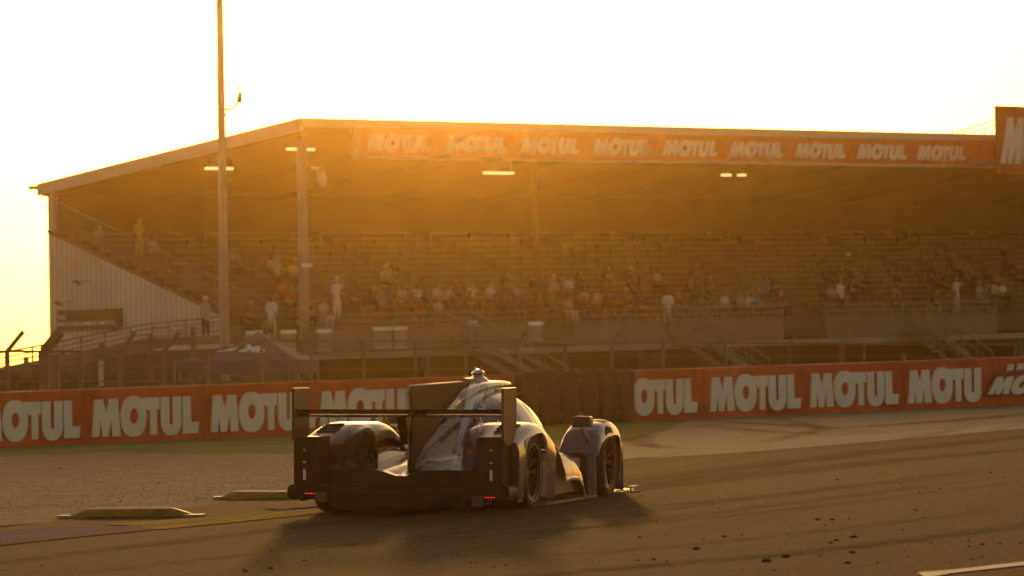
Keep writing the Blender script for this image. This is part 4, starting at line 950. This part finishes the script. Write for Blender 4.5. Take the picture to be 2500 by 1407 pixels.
# paint: livery in the car's own coordinates, with left fender shade mixed in
def livery():
    m, n, l, b = nmat('livery_paint')
    tc = n.new('ShaderNodeTexCoord'); sp = n.new('ShaderNodeSeparateXYZ'); l.new(tc.outputs['Object'], sp.inputs[0])
    def mth(op, a, b_=None, c=None):
        q = n.new('ShaderNodeMath'); q.operation = op
        for i, s in enumerate((a, b_, c)):
            if s is None: continue
            if isinstance(s, (int, float)): q.inputs[i].default_value = s
            else: l.new(s, q.inputs[i])
        return q.outputs[0]
    x, y, z = sp.outputs
    def mixc(f, a, b_):
        k = n.new('ShaderNodeMix'); k.data_type = 'RGBA'; l.new(f, k.inputs[0])
        for i, s in ((6, a), (7, b_)):
            if isinstance(s, tuple): k.inputs[i].default_value = (*s, 1)
            else: l.new(s, k.inputs[i])
        return k.outputs[2]
    ln = mth('MULTIPLY_ADD', y, .264, x)             # slanting stripe across deck and flank
    st = mth('MULTIPLY_ADD', z, .23, .135)
    beyond = mth('GREATER_THAN', ln, st)
    stripe = mth('MULTIPLY', beyond, mth('LESS_THAN', ln, mth('MULTIPLY_ADD', z, .35, .107)))
    fwd = mth('GREATER_THAN', mth('MULTIPLY_ADD', x, .5, y), 1.62)
    c = mixc(beyond, (.022, .020, .024), (.12, .12, .20))
    c = mixc(stripe, c, (.55, .54, .50))
    c = mixc(mth('MULTIPLY', fwd, mth('GREATER_THAN', x, .0)), c, (.48, .43, .37))
    c2 = mixc(mth('GREATER_THAN', x, 0), (.09, .08, .085), (.19, .14, .145))  # left fenders darker than right: their shadow side is put into the paint
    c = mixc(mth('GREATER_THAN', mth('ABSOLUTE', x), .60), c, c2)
    c = mixc(mth('MULTIPLY', mth('GREATER_THAN', y, 2.38), mth('GREATER_THAN', mth('ABSOLUTE', x), .54)), c, (.17, .12, .15))
    inner_shade = mth('MULTIPLY', mth('LESS_THAN', y, -.22), mth('MULTIPLY', mth('LESS_THAN', z, .60), mth('GREATER_THAN', mth('ABSOLUTE', x), .40)))  # left inner fender wall darkened below the lip, shade painted in
    inner_shade = mth('MULTIPLY', inner_shade, mth('MULTIPLY', mth('GREATER_THAN', z, .43), mth('LESS_THAN', x, 0))); c = mixc(inner_shade, c, (.022, .019, .017))
    nz = n.new('ShaderNodeTexNoise'); nz.inputs['Scale'].default_value = 9; nz.inputs['Detail'].default_value = 8; l.new(tc.outputs['Object'], nz.inputs[0])
    dr = ramp(n, [(.5, (.0, .0, .0)), (.8, (.12, .12, .12))]); l.new(nz.outputs[0], dr.inputs[0])
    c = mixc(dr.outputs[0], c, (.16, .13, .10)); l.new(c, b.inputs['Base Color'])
    rr_ = ramp(n, [(.4, (.20, .20, .20)), (.7, (.30, .30, .30))]); l.new(nz.outputs[0], rr_.inputs[0]); l.new(rr_.outputs[0], b.inputs['Roughness'])
    b.inputs['Coat Weight'].default_value = .4; b.inputs['Coat Roughness'].default_value = .07
    b.inputs['Specular IOR Level'].default_value = .35
    return m
M_pt = livery()
M_cf = mat('bare_carbon', (.010, .010, .011), .5, 0, var=.3, scale=12)
M_cf.node_tree.nodes['Principled BSDF'].inputs['Specular IOR Level'].default_value = .12
M_bk = mat('satin_black', (.012, .012, .012), .45, var=.2, scale=6)
M_glass = mat('tinted_window', (.02, .02, .022), .12, coat=.4, var=.1)
g = .0015
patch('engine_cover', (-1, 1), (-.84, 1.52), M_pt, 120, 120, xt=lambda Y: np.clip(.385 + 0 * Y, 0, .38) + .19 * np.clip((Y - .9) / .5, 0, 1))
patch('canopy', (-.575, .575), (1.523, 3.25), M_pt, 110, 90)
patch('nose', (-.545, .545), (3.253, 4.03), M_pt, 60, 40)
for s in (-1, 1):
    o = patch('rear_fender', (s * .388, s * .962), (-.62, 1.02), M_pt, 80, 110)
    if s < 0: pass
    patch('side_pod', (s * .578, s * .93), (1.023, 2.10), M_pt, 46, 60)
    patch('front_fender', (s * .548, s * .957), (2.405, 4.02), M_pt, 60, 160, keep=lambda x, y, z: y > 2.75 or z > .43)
    patch('tail_deck', (s * .388, s * .64), (-.84, -.6225), M_pt, 26, 16) 
def side_wall(name, s, x, y0, y1, axle, R, ztop, low=.11, n=90, skip=None, m=M_pt, parent=None):
    b = MB(); v = []; rows = 7
    ys_ = np.linspace(y0, y1, n)
    for yy in ys_:
        zt_ = ztop(yy); dz = R * R - (yy - axle) ** 2; zb_ = low if dz <= 0 else max(low, .352 + math.sqrt(dz))
        if dz > 0 and abs(yy - axle) > R * .985: zb_ = max(low, .352)
        zb_ = min(zb_, zt_ - .002)
        for k in range(rows):
            q = k / (rows - 1); z_ = zb_ + (zt_ - zb_) * q; v.append((s * (x - (.018 if k == rows - 1 else 0) - .025 * (1 - q) ** 2 * (1 if zb_ < .3 else .2)), yy, z_))
    f = [(i * rows + j, (i + 1) * rows + j, (i + 1) * rows + j + 1, i * rows + j + 1) for i in range(n - 1) for j in range(rows - 1)]
    if s < 0: f = [q[::-1] for q in f]
    return mesh_obj(name, v, f, m, parent or car, True)
for s in (-1, 1):
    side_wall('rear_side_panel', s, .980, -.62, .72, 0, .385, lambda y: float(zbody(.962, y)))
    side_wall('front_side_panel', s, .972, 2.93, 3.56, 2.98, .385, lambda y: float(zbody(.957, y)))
    # flank behind the front wheel and the under-cut side
    b = MB(); b.box((s * .70, 2.50, .25), (.30, .03, .36)); b.build('wheel_bay_panel', M_bk, car)
    b = MB(); b.box((s * .87, 2.51, .27), (.11, .03, .40)); b.build('turning_vane', mat('vane_paint', (.22, .16, .15), .45, coat=.3), car)
    b = MB(); b.box((s * .80, 1.30, .27), (.16, 1.5, .30)); b.build('side_panel', mat('side_panel_paint', (.08, .05, .045), .35, coat=.6, var=.3), car)
# rear fascia: black panels hanging from the trailing edges
def fascia(name, x0, x1, y, zt_, zb_, m=M_cf, n=40, parent=None, par=None, th=.02):
    v = []; X = np.linspace(x0, x1, n)
    for x in X: v += [(x, y, zt_(x)), (x, y, zb_), (x, y + th, zb_), (x, y + th, zt_(x))]
    f = [(4 * i + a, 4 * (i + 1) + a, 4 * (i + 1) + (a + 1) % 4, 4 * i + (a + 1) % 4) for i in range(n - 1) for a in range(4)] + [(0, 1, 2, 3), (4 * n - 1, 4 * n - 2, 4 * n - 3, 4 * n - 4)]
    return mesh_obj(name, v, f, m, par or car)
fascia('rear_fascia', -.62, .66, -.835, lambda x: float(zbody(x, -.835)) - .006, .22)
for s in (-1, 1):
    fascia('fender_back_panel', s * .56, s * .975, -.615, lambda x: float(zbody(x, -.615)) - .004, .22, mat('dark_fender_back', (.022, .018, .015), .6))
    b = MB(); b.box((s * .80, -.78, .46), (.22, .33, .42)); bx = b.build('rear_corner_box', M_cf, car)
    b = MB()
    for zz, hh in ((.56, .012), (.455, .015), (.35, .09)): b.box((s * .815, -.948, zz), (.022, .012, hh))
    b.build('lit_gap_strip', mat('lit_gap_pale', (.6, .58, .55), .4, .3), bx)  # pale strips stand in for lit ground showing through gaps
    # inner fender face towards the tail deck
# bumper
def rbox(b, x0, x1, y0, y1, z0, z1, r=.05):
    n = 8; ring = []
    for (cx, cy, a0) in ((x1 - r, z1 - r, 0), (x0 + r, z1 - r, 90), (x0 + r, z0 + r, 180), (x1 - r, z0 + r, 270)):
        for k in range(n): a = math.radians(a0 + 90 * k / (n - 1)); ring.append((cx + r * math.cos(a), cy + r * math.sin(a)))
    k = len(b.v); N = len(ring)
    for y in (y0, y1): b.v += [(x, y, z) for x, z in ring]
    b.f += [(k + i, k + (i + 1) % N, k + N + (i + 1) % N, k + N + i) for i in range(N)] + [tuple(range(k, k + N)), tuple(range(k + N, k + 2 * N))[::-1]]
    return b
b = MB(); rbox(b, -.97, .97, -.94, -.62, .14, .265, .05); bmp = b.build('rear_bumper', M_cf, car, False)
b = MB(); rbox(b, -.58, .58, -.90, -.3, .055, .20, .03); dif = b.build('diffuser', M_cf, car)
for x in (-.45, -.27, -.09, .09, .27, .45):
    b = MB(); b.box((x, -.93, .12), (.012, .1, .13)); b.build('diffuser_strake', M_cf, dif)
M_led = emis('red_rain_led', (1, .03, .015), 1.8)
for cx, zz in ((-.77, .190), (.80, .165)):
    for k in range(4):
        b = MB(); b.box((cx - .036 + .024 * k, -.946, zz), (.007, .012, .007)); b.build('tail_light', M_led, bmp)
    b = MB(); b.box((cx * .87, -.946, zz - .03), (.10, .006, .085)); pl = b.build('number_board', mat('faint_plate', (.05, .045, .04), .5), bmp)
# wing, endplates, fin
def foil(b, y0, z0, ch, th, x0, x1, ang=0):
    pts = []
    for i in range(17):
        t = i / 16; pts.append((t, .5 * th * 2.6 * math.sqrt(max(t, 0)) * (1 - t) + .12 * th * math.sin(math.pi * t)))
    low = [(1 - i / 16, -.35 * th * 2.6 * math.sqrt(1 - i / 16) * (i / 16) + -.6 * th * math.sin(math.pi * (1 - i / 16))) for i in range(1, 16)]
    ca, sa = math.cos(ang), math.sin(ang); k = len(b.v); P_ = pts + low; N = len(P_)
    for x in (x0, x1):
        for (t, z) in P_: yy = -t * ch; b.v.append((x, y0 + yy * ca - z * sa, z0 - yy * sa * -1 + z * ca if False else z0 + (-yy) * sa + z * ca))
    b.f += [(k + i, k + (i + 1) % N, k + N + (i + 1) % N, k + N + i) for i in range(N)] + [tuple(range(k, k + N)), tuple(range(k + N, k + 2 * N))[::-1]]
b = MB(); foil(b, -.60, .850, .25, .026, -.905, .905, .02); wing = b.build('rear_wing', mat('wing_carbon', (.012, .012, .013), .22, coat=1, var=.1), car, False)
b = MB(); foil(b, -.835, .858, .125, .012, -.905, .905, .36); b.build('wing_flap', mat('wing_carbon', (.012, .012, .013), .22, coat=1), wing, False)
for s in (-1, 1):
    prof = [(-.95, 1.075), (-.50, 1.075), (-.50, .74), (-.56, .66), (-.66, .60), (-.80, .60), (-.95, .64)]
    v = [(s * .905, y, z) for y, z in prof] + [(s * .925, y, z) for y, z in prof]; n = len(prof)
    f = [tuple(range(n)), tuple(range(n, 2 * n))[::-1]] + [(i, (i + 1) % n, n + (i + 1) % n, n + i) for i in range(n)]
    ep = mesh_obj('wing_endplate', v, f, mat('endplate_carbon' if s < 0 else 'endplate_brown', (.045, .042, .036) if s < 0 else (.07, .05, .035), .4, coat=.3, var=.5, scale=5), car)
    b = MB(); b.box((s * .915, -.725, 1.078), (.026, .45, .006)); b.build('endplate_edge', mat('edge_trim', (.45, .40, .33), .3, .4), ep)
# shark fin with its lightening slot
outer = [(-.60, 1.04), (-.585, 1.075), (-.55, 1.092), (1.30, 1.112), (1.30, .95), (.9, .90), (.4, .72), (0, .55), (-.4, .40), (-.60, .33), (-.585, .90)]
hole = [(-.545, .92), (-.515, .90), (-.50, .93), (-.505, 1.0), (-.535, 1.01)]
tris = tessellate_polygon([[Vector((y, z, 0)) for y, z in lp] for lp in (outer, hole)]); flat = outer + hole; n = len(flat)
v = [(-.009, y, z) for y, z in flat] + [(.009, y, z) for y, z in flat]
f = [tuple(t) for t in tris] + [tuple(n + i for i in t)[::-1] for t in tris]
for o_, lp in ((0, outer), (len(outer), hole)):
    for i in range(len(lp)): f.append((o_ + i, o_ + (i + 1) % len(lp), n + o_ + (i + 1) % len(lp), n + o_ + i))
fin = mesh_obj('shark_fin', v, f, mat('fin_carbon', (.014, .013, .011), .6, coat=.08, var=.3, scale=4), car)
b = MB(); b.tube([(0, -.60, 1.04), (0, -.585, 1.078), (0, -.55, 1.097), (0, .4, 1.107), (0, 1.3, 1.117)], .0075, 8); b.tube([(0, -.602, 1.03), (0, -.588, .90), (0, -.60, .45)], .006, 8)
b.build('fin_edge', mat('edge_trim', (.45, .40, .33), .3, .4), fin, True)
# wing mounts
for s in (-1, 1):
    b = MB(); b.bar((s * .02, -.62, .60), (s * .05, -.68, .87), .012, .10); b.build('wing_mount', M_cf, wing)
for q_ in ('fin_carbon', 'endplate_carbon', 'endplate_brown'): MATS[q_].node_tree.nodes['Principled BSDF'].inputs['Specular IOR Level'].default_value = .12; MATS[q_].node_tree.nodes['Principled BSDF'].inputs['Coat Weight'].default_value = .04
# roof air intake
def loft(b, secs, n=24, p=3.0, cap=True):
    k = len(b.v)
    for (y, cx, cz, hw, hh) in secs:
        for j in range(n):
            a = 2 * math.pi * j / n; c_, s_ = math.cos(a), math.sin(a)
            b.v.append((cx + hw * math.copysign(abs(c_) ** (2 / p), c_), y, cz + hh * math.copysign(abs(s_) ** (2 / p), s_)))
    m_ = len(secs)
    for i in range(m_ - 1):
        for j in range(n): b.f.append((k + i * n + j, k + i * n + (j + 1) % n, k + (i + 1) * n + (j + 1) % n, k + (i + 1) * n + j))
    if cap: b.f.append(tuple(k + j for j in range(n))); b.f.append(tuple(k + (m_ - 1) * n + j for j in range(n))[::-1])
    return b
b = MB(); loft(b, [(.55, 0, .84, .05, .04), (.9, 0, .95, .085, .05), (1.2, 0, 1.02, .12, .055), (1.5, 0, 1.06, .15, .052), (1.9, 0, 1.078, .17, .044), (2.2, 0, 1.082, .175, .038), (2.33, 0, 1.083, .172, .034), (2.37, 0, 1.083, .150, .026)])
ai = b.build('air_intake', M_pt, car, True)
b = MB(); loft(b, [(2.372, 0, 1.083, .145, .022), (2.376, 0, 1.083, .145, .022)]); b.build('intake_mouth', M_bk, ai)
b = MB(); rbox(b, -.03, .03, 1.30, 2.02, 1.105, 1.148, .01); cb_ = b.build('camera_base', mat('base_grey', (.10, .09, .08), .4), car)
b = MB(); loft(b, [(1.66, 0, 1.185, .02, .01), (1.70, 0, 1.19, .045, .028), (1.78, 0, 1.192, .052, .035), (1.86, 0, 1.19, .045, .028), (1.90, 0, 1.185, .02, .01)], p=2); b.tube([(0, 1.78, 1.145), (0, 1.78, 1.17)], .02)
pod = b.build('roof_camera', mat('pod_black', (.03, .03, .03), .3, coat=1), car, True)
for x in (-.025, .025):
    b = MB(); b.tube([(x, 1.78, 1.21), (x, 1.78, 1.25)], .0085, 8); b.tube([(x, 1.78, 1.245), (x, 1.78, 1.252)], .011, 8); b.build('antenna_stub', mat('stub_grey', (.4, .38, .34), .4), pod)
# mirrors
for s, zz, mx in ((-1, .770, -.90), (1, .740, .845)):
    b = MB(); rbox(b, mx - .088, mx + .088, 2.26, 2.36, zz - .052, zz + .052, .02); mr = b.build('wing_mirror', mat('mirror_shell', (.09, .06, .055), .4, coat=.4), car)
    b = MB(); rbox(b, mx - .076, mx + .076, 2.252, 2.259, zz - .042, zz + .042, .015); b.build('mirror_glass', mat('mirror_glass', (.14, .13, .13), .12, .6), mr)
    b = MB(); b.bar((mx - s * .015, 2.32, zz - .05), (s * .87, 2.60, .52), .02, .05); b.build('mirror_stalk', mat('stalk_tan', (.28, .20, .14), .4), mr)
# canopy side window, fuel caps, louvres
def on(x, y, lift=.003): return Vector((x, y, float(zbody(x, y)) + lift))
def flank_x(y, z, s=1, lo=.08, hi=.60):
    a_, c_ = lo, hi
    for _ in range(30):
        m_ = (a_ + c_) / 2
        if float(zbody(m_, y)) > z: a_ = m_
        else: c_ = m_
    return s * (a_ + c_) / 2
def flank(name, pts_fn, u, v_, m, s=1, parent=None, lift=.004):
    """small skin laid on the steep flank: pts_fn(a, b) -> (y, z)"""
    V = []
    for j in range(v_ + 1):
        for i in range(u + 1):
            y, z = pts_fn(i / u, j / v_); x = flank_x(y, z, s); V.append((x + s * lift, y, z + lift * .5))
    f = [(j * (u + 1) + i, j * (u + 1) + i + 1, (j + 1) * (u + 1) + i + 1, (j + 1) * (u + 1) + i) for j in range(v_) for i in range(u)]
    return mesh_obj(name, V, f, m, parent or car, True)
cnp = [o for o in car.children if o.name.startswith('canopy')][0]; engc = [o for o in car.children if o.name.startswith('engine_cover')][0]
for s in (-1, 1):
    flank('side_window', lambda a_, c_: (2.0 + .75 * a_ - .05 * c_, .70 + (.22 - .10 * a_) * c_), 12, 8, M_glass, s, cnp)
0 and flank('vent_slot', lambda a_, c_: (1.50 + .12 * a_ + .1 * c_, .90 + .07 * c_ - .04 * a_), 6, 3, M_bk, 1, engc)
M_ring = mat('filler_ring', (.38, .32, .22), .35, .4)
def ring(name, y0, z0, ry, rz_, m, parent, r_in=.6):
    V = []; n = 20
    for k in range(n):
        a = 2 * math.pi * k / n
        for q in (r_in, 1): y = y0 + ry * q * math.cos(a); z = z0 + rz_ * q * math.sin(a); V.append((flank_x(y, z) + .006, y, z + .003))
    f = [(2 * k, 2 * k + 1, (2 * k + 3) % (2 * n), (2 * k + 2) % (2 * n)) for k in range(n)]; return mesh_obj(name, V, f, m, parent)
# markings laid on the skin of the right flank
CI = car.matrix_world.inverted()
def skin(px, py, lift=.005):
    o_ = CI @ CAM; d_ = (CI.to_3x3() @ ray(px, py)).normalized(); T = np.linspace(33.0, 39.5, 2600)
    P_ = np.array(o_)[None, :] + T[:, None] * np.array(d_)[None, :]
    hit = (P_[:, 2] < zbody(P_[:, 0], P_[:, 1])) & (P_[:, 1] > -.84) & (np.abs(P_[:, 0]) < .6); k = int(np.argmax(hit)) if hit.any() else 1500
    p = P_[k] - np.array(d_) * lift * 1.6; p[2] += lift * .5; return tuple(p)
def Z1(X, Y): return 970 + X / 4.689, 880 + Y / 4.689
def decal_poly(name, pts, m, grid=6):
    """quad patch given by four corners (a, b, c, d), laid on the skin"""
    V = []
    for j in range(grid + 1):
        for i in range(grid + 1):
            u, v_ = i / grid, j / grid; q = [(pts[0][k] * (1 - u) + pts[1][k] * u) * (1 - v_) + (pts[3][k] * (1 - u) + pts[2][k] * u) * v_ for k in (0, 1)]
            V.append(skin(*Z1(*q)))
    f = [(j * (grid + 1) + i, j * (grid + 1) + i + 1, (j + 1) * (grid + 1) + i + 1, (j + 1) * (grid + 1) + i) for j in range(grid) for i in range(grid)]
    return mesh_obj(name, V, f, m, engc)
red = mat('livery_red', (.42, .09, .05), .4, coat=.6); wht = mat('livery_white', (.62, .60, .56), .4)
decal_poly('red_chevron', [(858, 652), (912, 640), (1000, 760), (870, 722)], red); decal_poly('red_chevron', [(872, 722), (998, 755), (985, 800), (945, 838)], red)
decal_poly('red_wedge', [(785, 1014), (858, 1030), (858, 1072), (838, 1102)], red)
def ring(name, X, Y, rx, ry, tl, m, q0):
    V = []; n = 20
    for k in range(n):
        a = 2 * math.pi * k / n
        for q in (q0, 1): ex, ey_ = rx * q * math.cos(a), ry * q * math.sin(a); V.append(skin(*Z1(X + ex * math.cos(tl) - ey_ * math.sin(tl), Y + ex * math.sin(tl) + ey_ * math.cos(tl)), .007))
    return mesh_obj(name, V, [(2 * k, 2 * k + 1, (2 * k + 3) % (2 * n), (2 * k + 2) % (2 * n)) for k in range(n)], m, engc)
ring('quick_filler', 310, 1187, 36, 22, .6, M_ring, .62); ring('filler_cap', 1148, 678, 19, 36, -.35, M_bk, .04)
def ftext(name, v, f, fn, m): return mesh_obj(name, [skin(*Z1(*fn(a_, c_)), .008) for a_, c_, _ in v], f, m, engc)
v, f = text_mesh('MANI', bold=.03); x1 = max(p[0] for p in v); y1 = max(p[1] for p in v)
ftext('lettering', v, f, lambda a_, c_: (945 + 78 * a_ / x1 - 72 * c_ / y1, 812 - 285 * a_ / x1 - 72 * c_ / y1), wht)
cu = bpy.data.curves.new('t', 'FONT'); cu.body = 'BE'; cu.size = 1; cu.fill_mode = 'NONE'; cu.bevel_depth = .0075; cu.bevel_resolution = 0; cu.resolution_u = 3
o = bpy.data.objects.new('t', cu); COL.objects.link(o); dg = bpy.context.evaluated_depsgraph_get(); dg.update(); me = bpy.data.meshes.new_from_object(o.evaluated_get(dg))
v = [tuple(q.co) for q in me.vertices]; f = [tuple(p.vertices) for p in me.polygons]; bpy.data.objects.remove(o); bpy.data.curves.remove(cu); bpy.data.meshes.remove(me); x1 = max(p[0] for p in v); y1 = max(p[1] for p in v)
ftext('outline_lettering', v, f, lambda a_, c_: (405 + 330 * a_ / x1 + 25 * c_ / y1, 1000 - 120 * a_ / x1 - 225 * c_ / y1), mat('outline_grey', (.12, .115, .10), .4))
# louvre recess on the rear fenders
for s in (-1, 1):
    n1, n2 = 8, 8; V = []
    for j in range(n2 + 1):
        for i in range(n1 + 1):
            x = s * (.70 + .17 * i / n1); y = -.42 + .30 * j / n2; V.append(tuple(on(x, y, .004)))
    fd = [o for o in car.children if o.name.startswith('rear_fender') and np.sign(o.data.vertices[0].co.x) == s][0]
    mesh_obj('louvre', V, [(j * (n1 + 1) + i, j * (n1 + 1) + i + 1, (j + 1) * (n1 + 1) + i + 1, (j + 1) * (n1 + 1) + i) for j in range(n2) for i in range(n1)], M_bk, fd)
    b = MB()
    for k in range(4): y = -.39 + .08 * k; b.bar(on(s * .70, y, .006), on(s * .87, y, .006), .008, .02)
    b.build('louvre_slat', M_cf, fd)
    ffd = [o for o in car.children if o.name.startswith('front_fender') and np.sign(o.data.vertices[0].co.x) == s][0]
    V = [tuple(on(s * (.66 + .24 * i / 6), 2.95 + .35 * j / 6, .004)) for j in range(7) for i in range(7)]
    mesh_obj('louvre', V, [(j * 7 + i, j * 7 + i + 1, (j + 1) * 7 + i + 1, (j + 1) * 7 + i) for j in range(6) for i in range(6)], M_bk, ffd)
# wheels
M_tyr = mat('race_tyre', (.014, .013, .012), .75, var=.3, scale=9, bump=.2); M_rim = mat('bronze_rim', (.045, .035, .026), .3, .9, var=.15); M_line = mat('tyre_marking', (.30, .24, .12), .6)
def wheel(x, y, s, wd, R=.352):
    w_ = bpy.data.objects.new('wheel', None); COL.objects.link(w_); w_.parent = car; w_.location = (x, y, R - .004)
    b = MB(); h = wd / 2
    prof = [(.235, -h * .86), (.25, -h * .94), (.30, -h), (.335, -h * .93), (R - .004, -h * .75), (R, -h * .3), (R, h * .3), (R - .004, h * .75), (.335, h * .93), (.30, h), (.25, h * .94), (.235, h * .86), (.235, -h * .86)]
    lathe(b, (0, 0, 0), prof, 56, 'x'); b.build('tyre', M_tyr, w_, True)
    b = MB(); lathe(b, (0, 0, 0), [(.238, s * h * .97), (.246, s * h * 1.0), (.252, s * h * .985)], 56, 'x'); b.build('tyre_marking', M_line, w_, True)
    b = MB(); lathe(b, (0, 0, 0), [(.234, -h * .8), (.234, h * .8)], 48, 'x'); lathe(b, (0, 0, 0), [(.234, s * h * .88), (.216, s * h * .86), (.212, s * h * .70), (.228, s * h * .60)], 48, 'x')
    lathe(b, (0, 0, 0), [(.001, s * h * .66), (.045, s * h * .66), (.05, s * h * .5), (.05, -s * h * .2)], 24, 'x')
    for k in range(12):
        a = 2 * math.pi * k / 12
        for da in (-.07, .07):
            b.bar((s * h * .60, .045 * math.cos(a), .045 * math.sin(a)), (s * h * .80, .218 * math.cos(a + da), .218 * math.sin(a + da)), .011, .016)
    b.build('rim', M_rim, w_)
    b = MB(); lathe(b, (0, 0, 0), [(.001, 0), (.17, 0), (.17, s * h * .3), (.06, s * h * .35), (.001, s * h * .35)], 30, 'x'); b.build('brake_disc', M_bk, w_)
for s in (-1, 1): wheel(s * .788, 0, s, .335); wheel(s * .805, 2.98, s, .30)
# floor, front splitter and small flicks
b = MB(); v = [(-.96, .45), (.96, .45), (.96, 2.42), (.55, 2.55), (-.55, 2.55), (-.96, 2.42)]
b.add([(x, y, .05) for x, y in v] + [(x, y, .072) for x, y in v], [tuple(range(6))[::-1], tuple(range(6, 12))] + [(i, (i + 1) % 6, 6 + (i + 1) % 6, 6 + i) for i in range(6)])
b.build('floor_plate', mat('floor_plate', (.20, .18, .16), .3, coat=.5), car)
b = MB(); b.box((0, .0, .14), (1.1, 2.2, .10)); b.box((0, 3.0, .14), (1.05, 1.6, .12)); b.build('under_tray', M_cf, car)
b = MB(); v = [(-.96, 3.45), (.96, 3.45), (.99, 3.9), (.90, 4.10), (-.90, 4.10), (-.99, 3.9)]
b.add([(x, y, .045) for x, y in v] + [(x, y, .062) for x, y in v], [tuple(range(6))[::-1], tuple(range(6, 12))] + [(i, (i + 1) % 6, 6 + (i + 1) % 6, 6 + i) for i in range(6)])
b.build('front_splitter', mat('splitter_pale', (.42, .38, .34), .35, coat=.5), car)
for s in (-1, 1):
    b = MB(); b.box((s * .985, 3.86, .10), (.05, .22, .012)); b.bar((s * .97, 3.80, .06), (s * .97, 3.80, .10), .012); b.build('dive_plane', mat('splitter_pale', (.42, .38, .34), .35, coat=.5), car)
    b = MB(); b.add([(s * .97, -.62, .13), (s * .97, -.40, .13), (s * .97, -.62, .24)], [(0, 1, 2)]); b.add([(s * .96, -.62, .13), (s * .96, -.40, .13), (s * .96, -.62, .24)], [(2, 1, 0)])
# ------------------------------------------------------------------ haze
hb = MB(); hb.box((0, 440, 2), (1850, 940, 28))
hz = hb.build('haze', None); hz.data.materials.clear()
hm = bpy.data.materials.new('haze'); hm.use_nodes = True; hn = hm.node_tree.nodes; hn.clear()
ho = hn.new('ShaderNodeOutputMaterial'); hv = hn.new('ShaderNodeVolumePrincipled')
hv.inputs['Color'].default_value = (1,.72,.28,1); hv.inputs['Density'].default_value = .000165; hv.inputs['Anisotropy'].default_value = .95
hm.node_tree.links.new(hv.outputs[0], ho.inputs['Volume']); hz.data.materials.append(hm)
tag(hz, 'thin golden evening haze filling the air', kind='stuff')
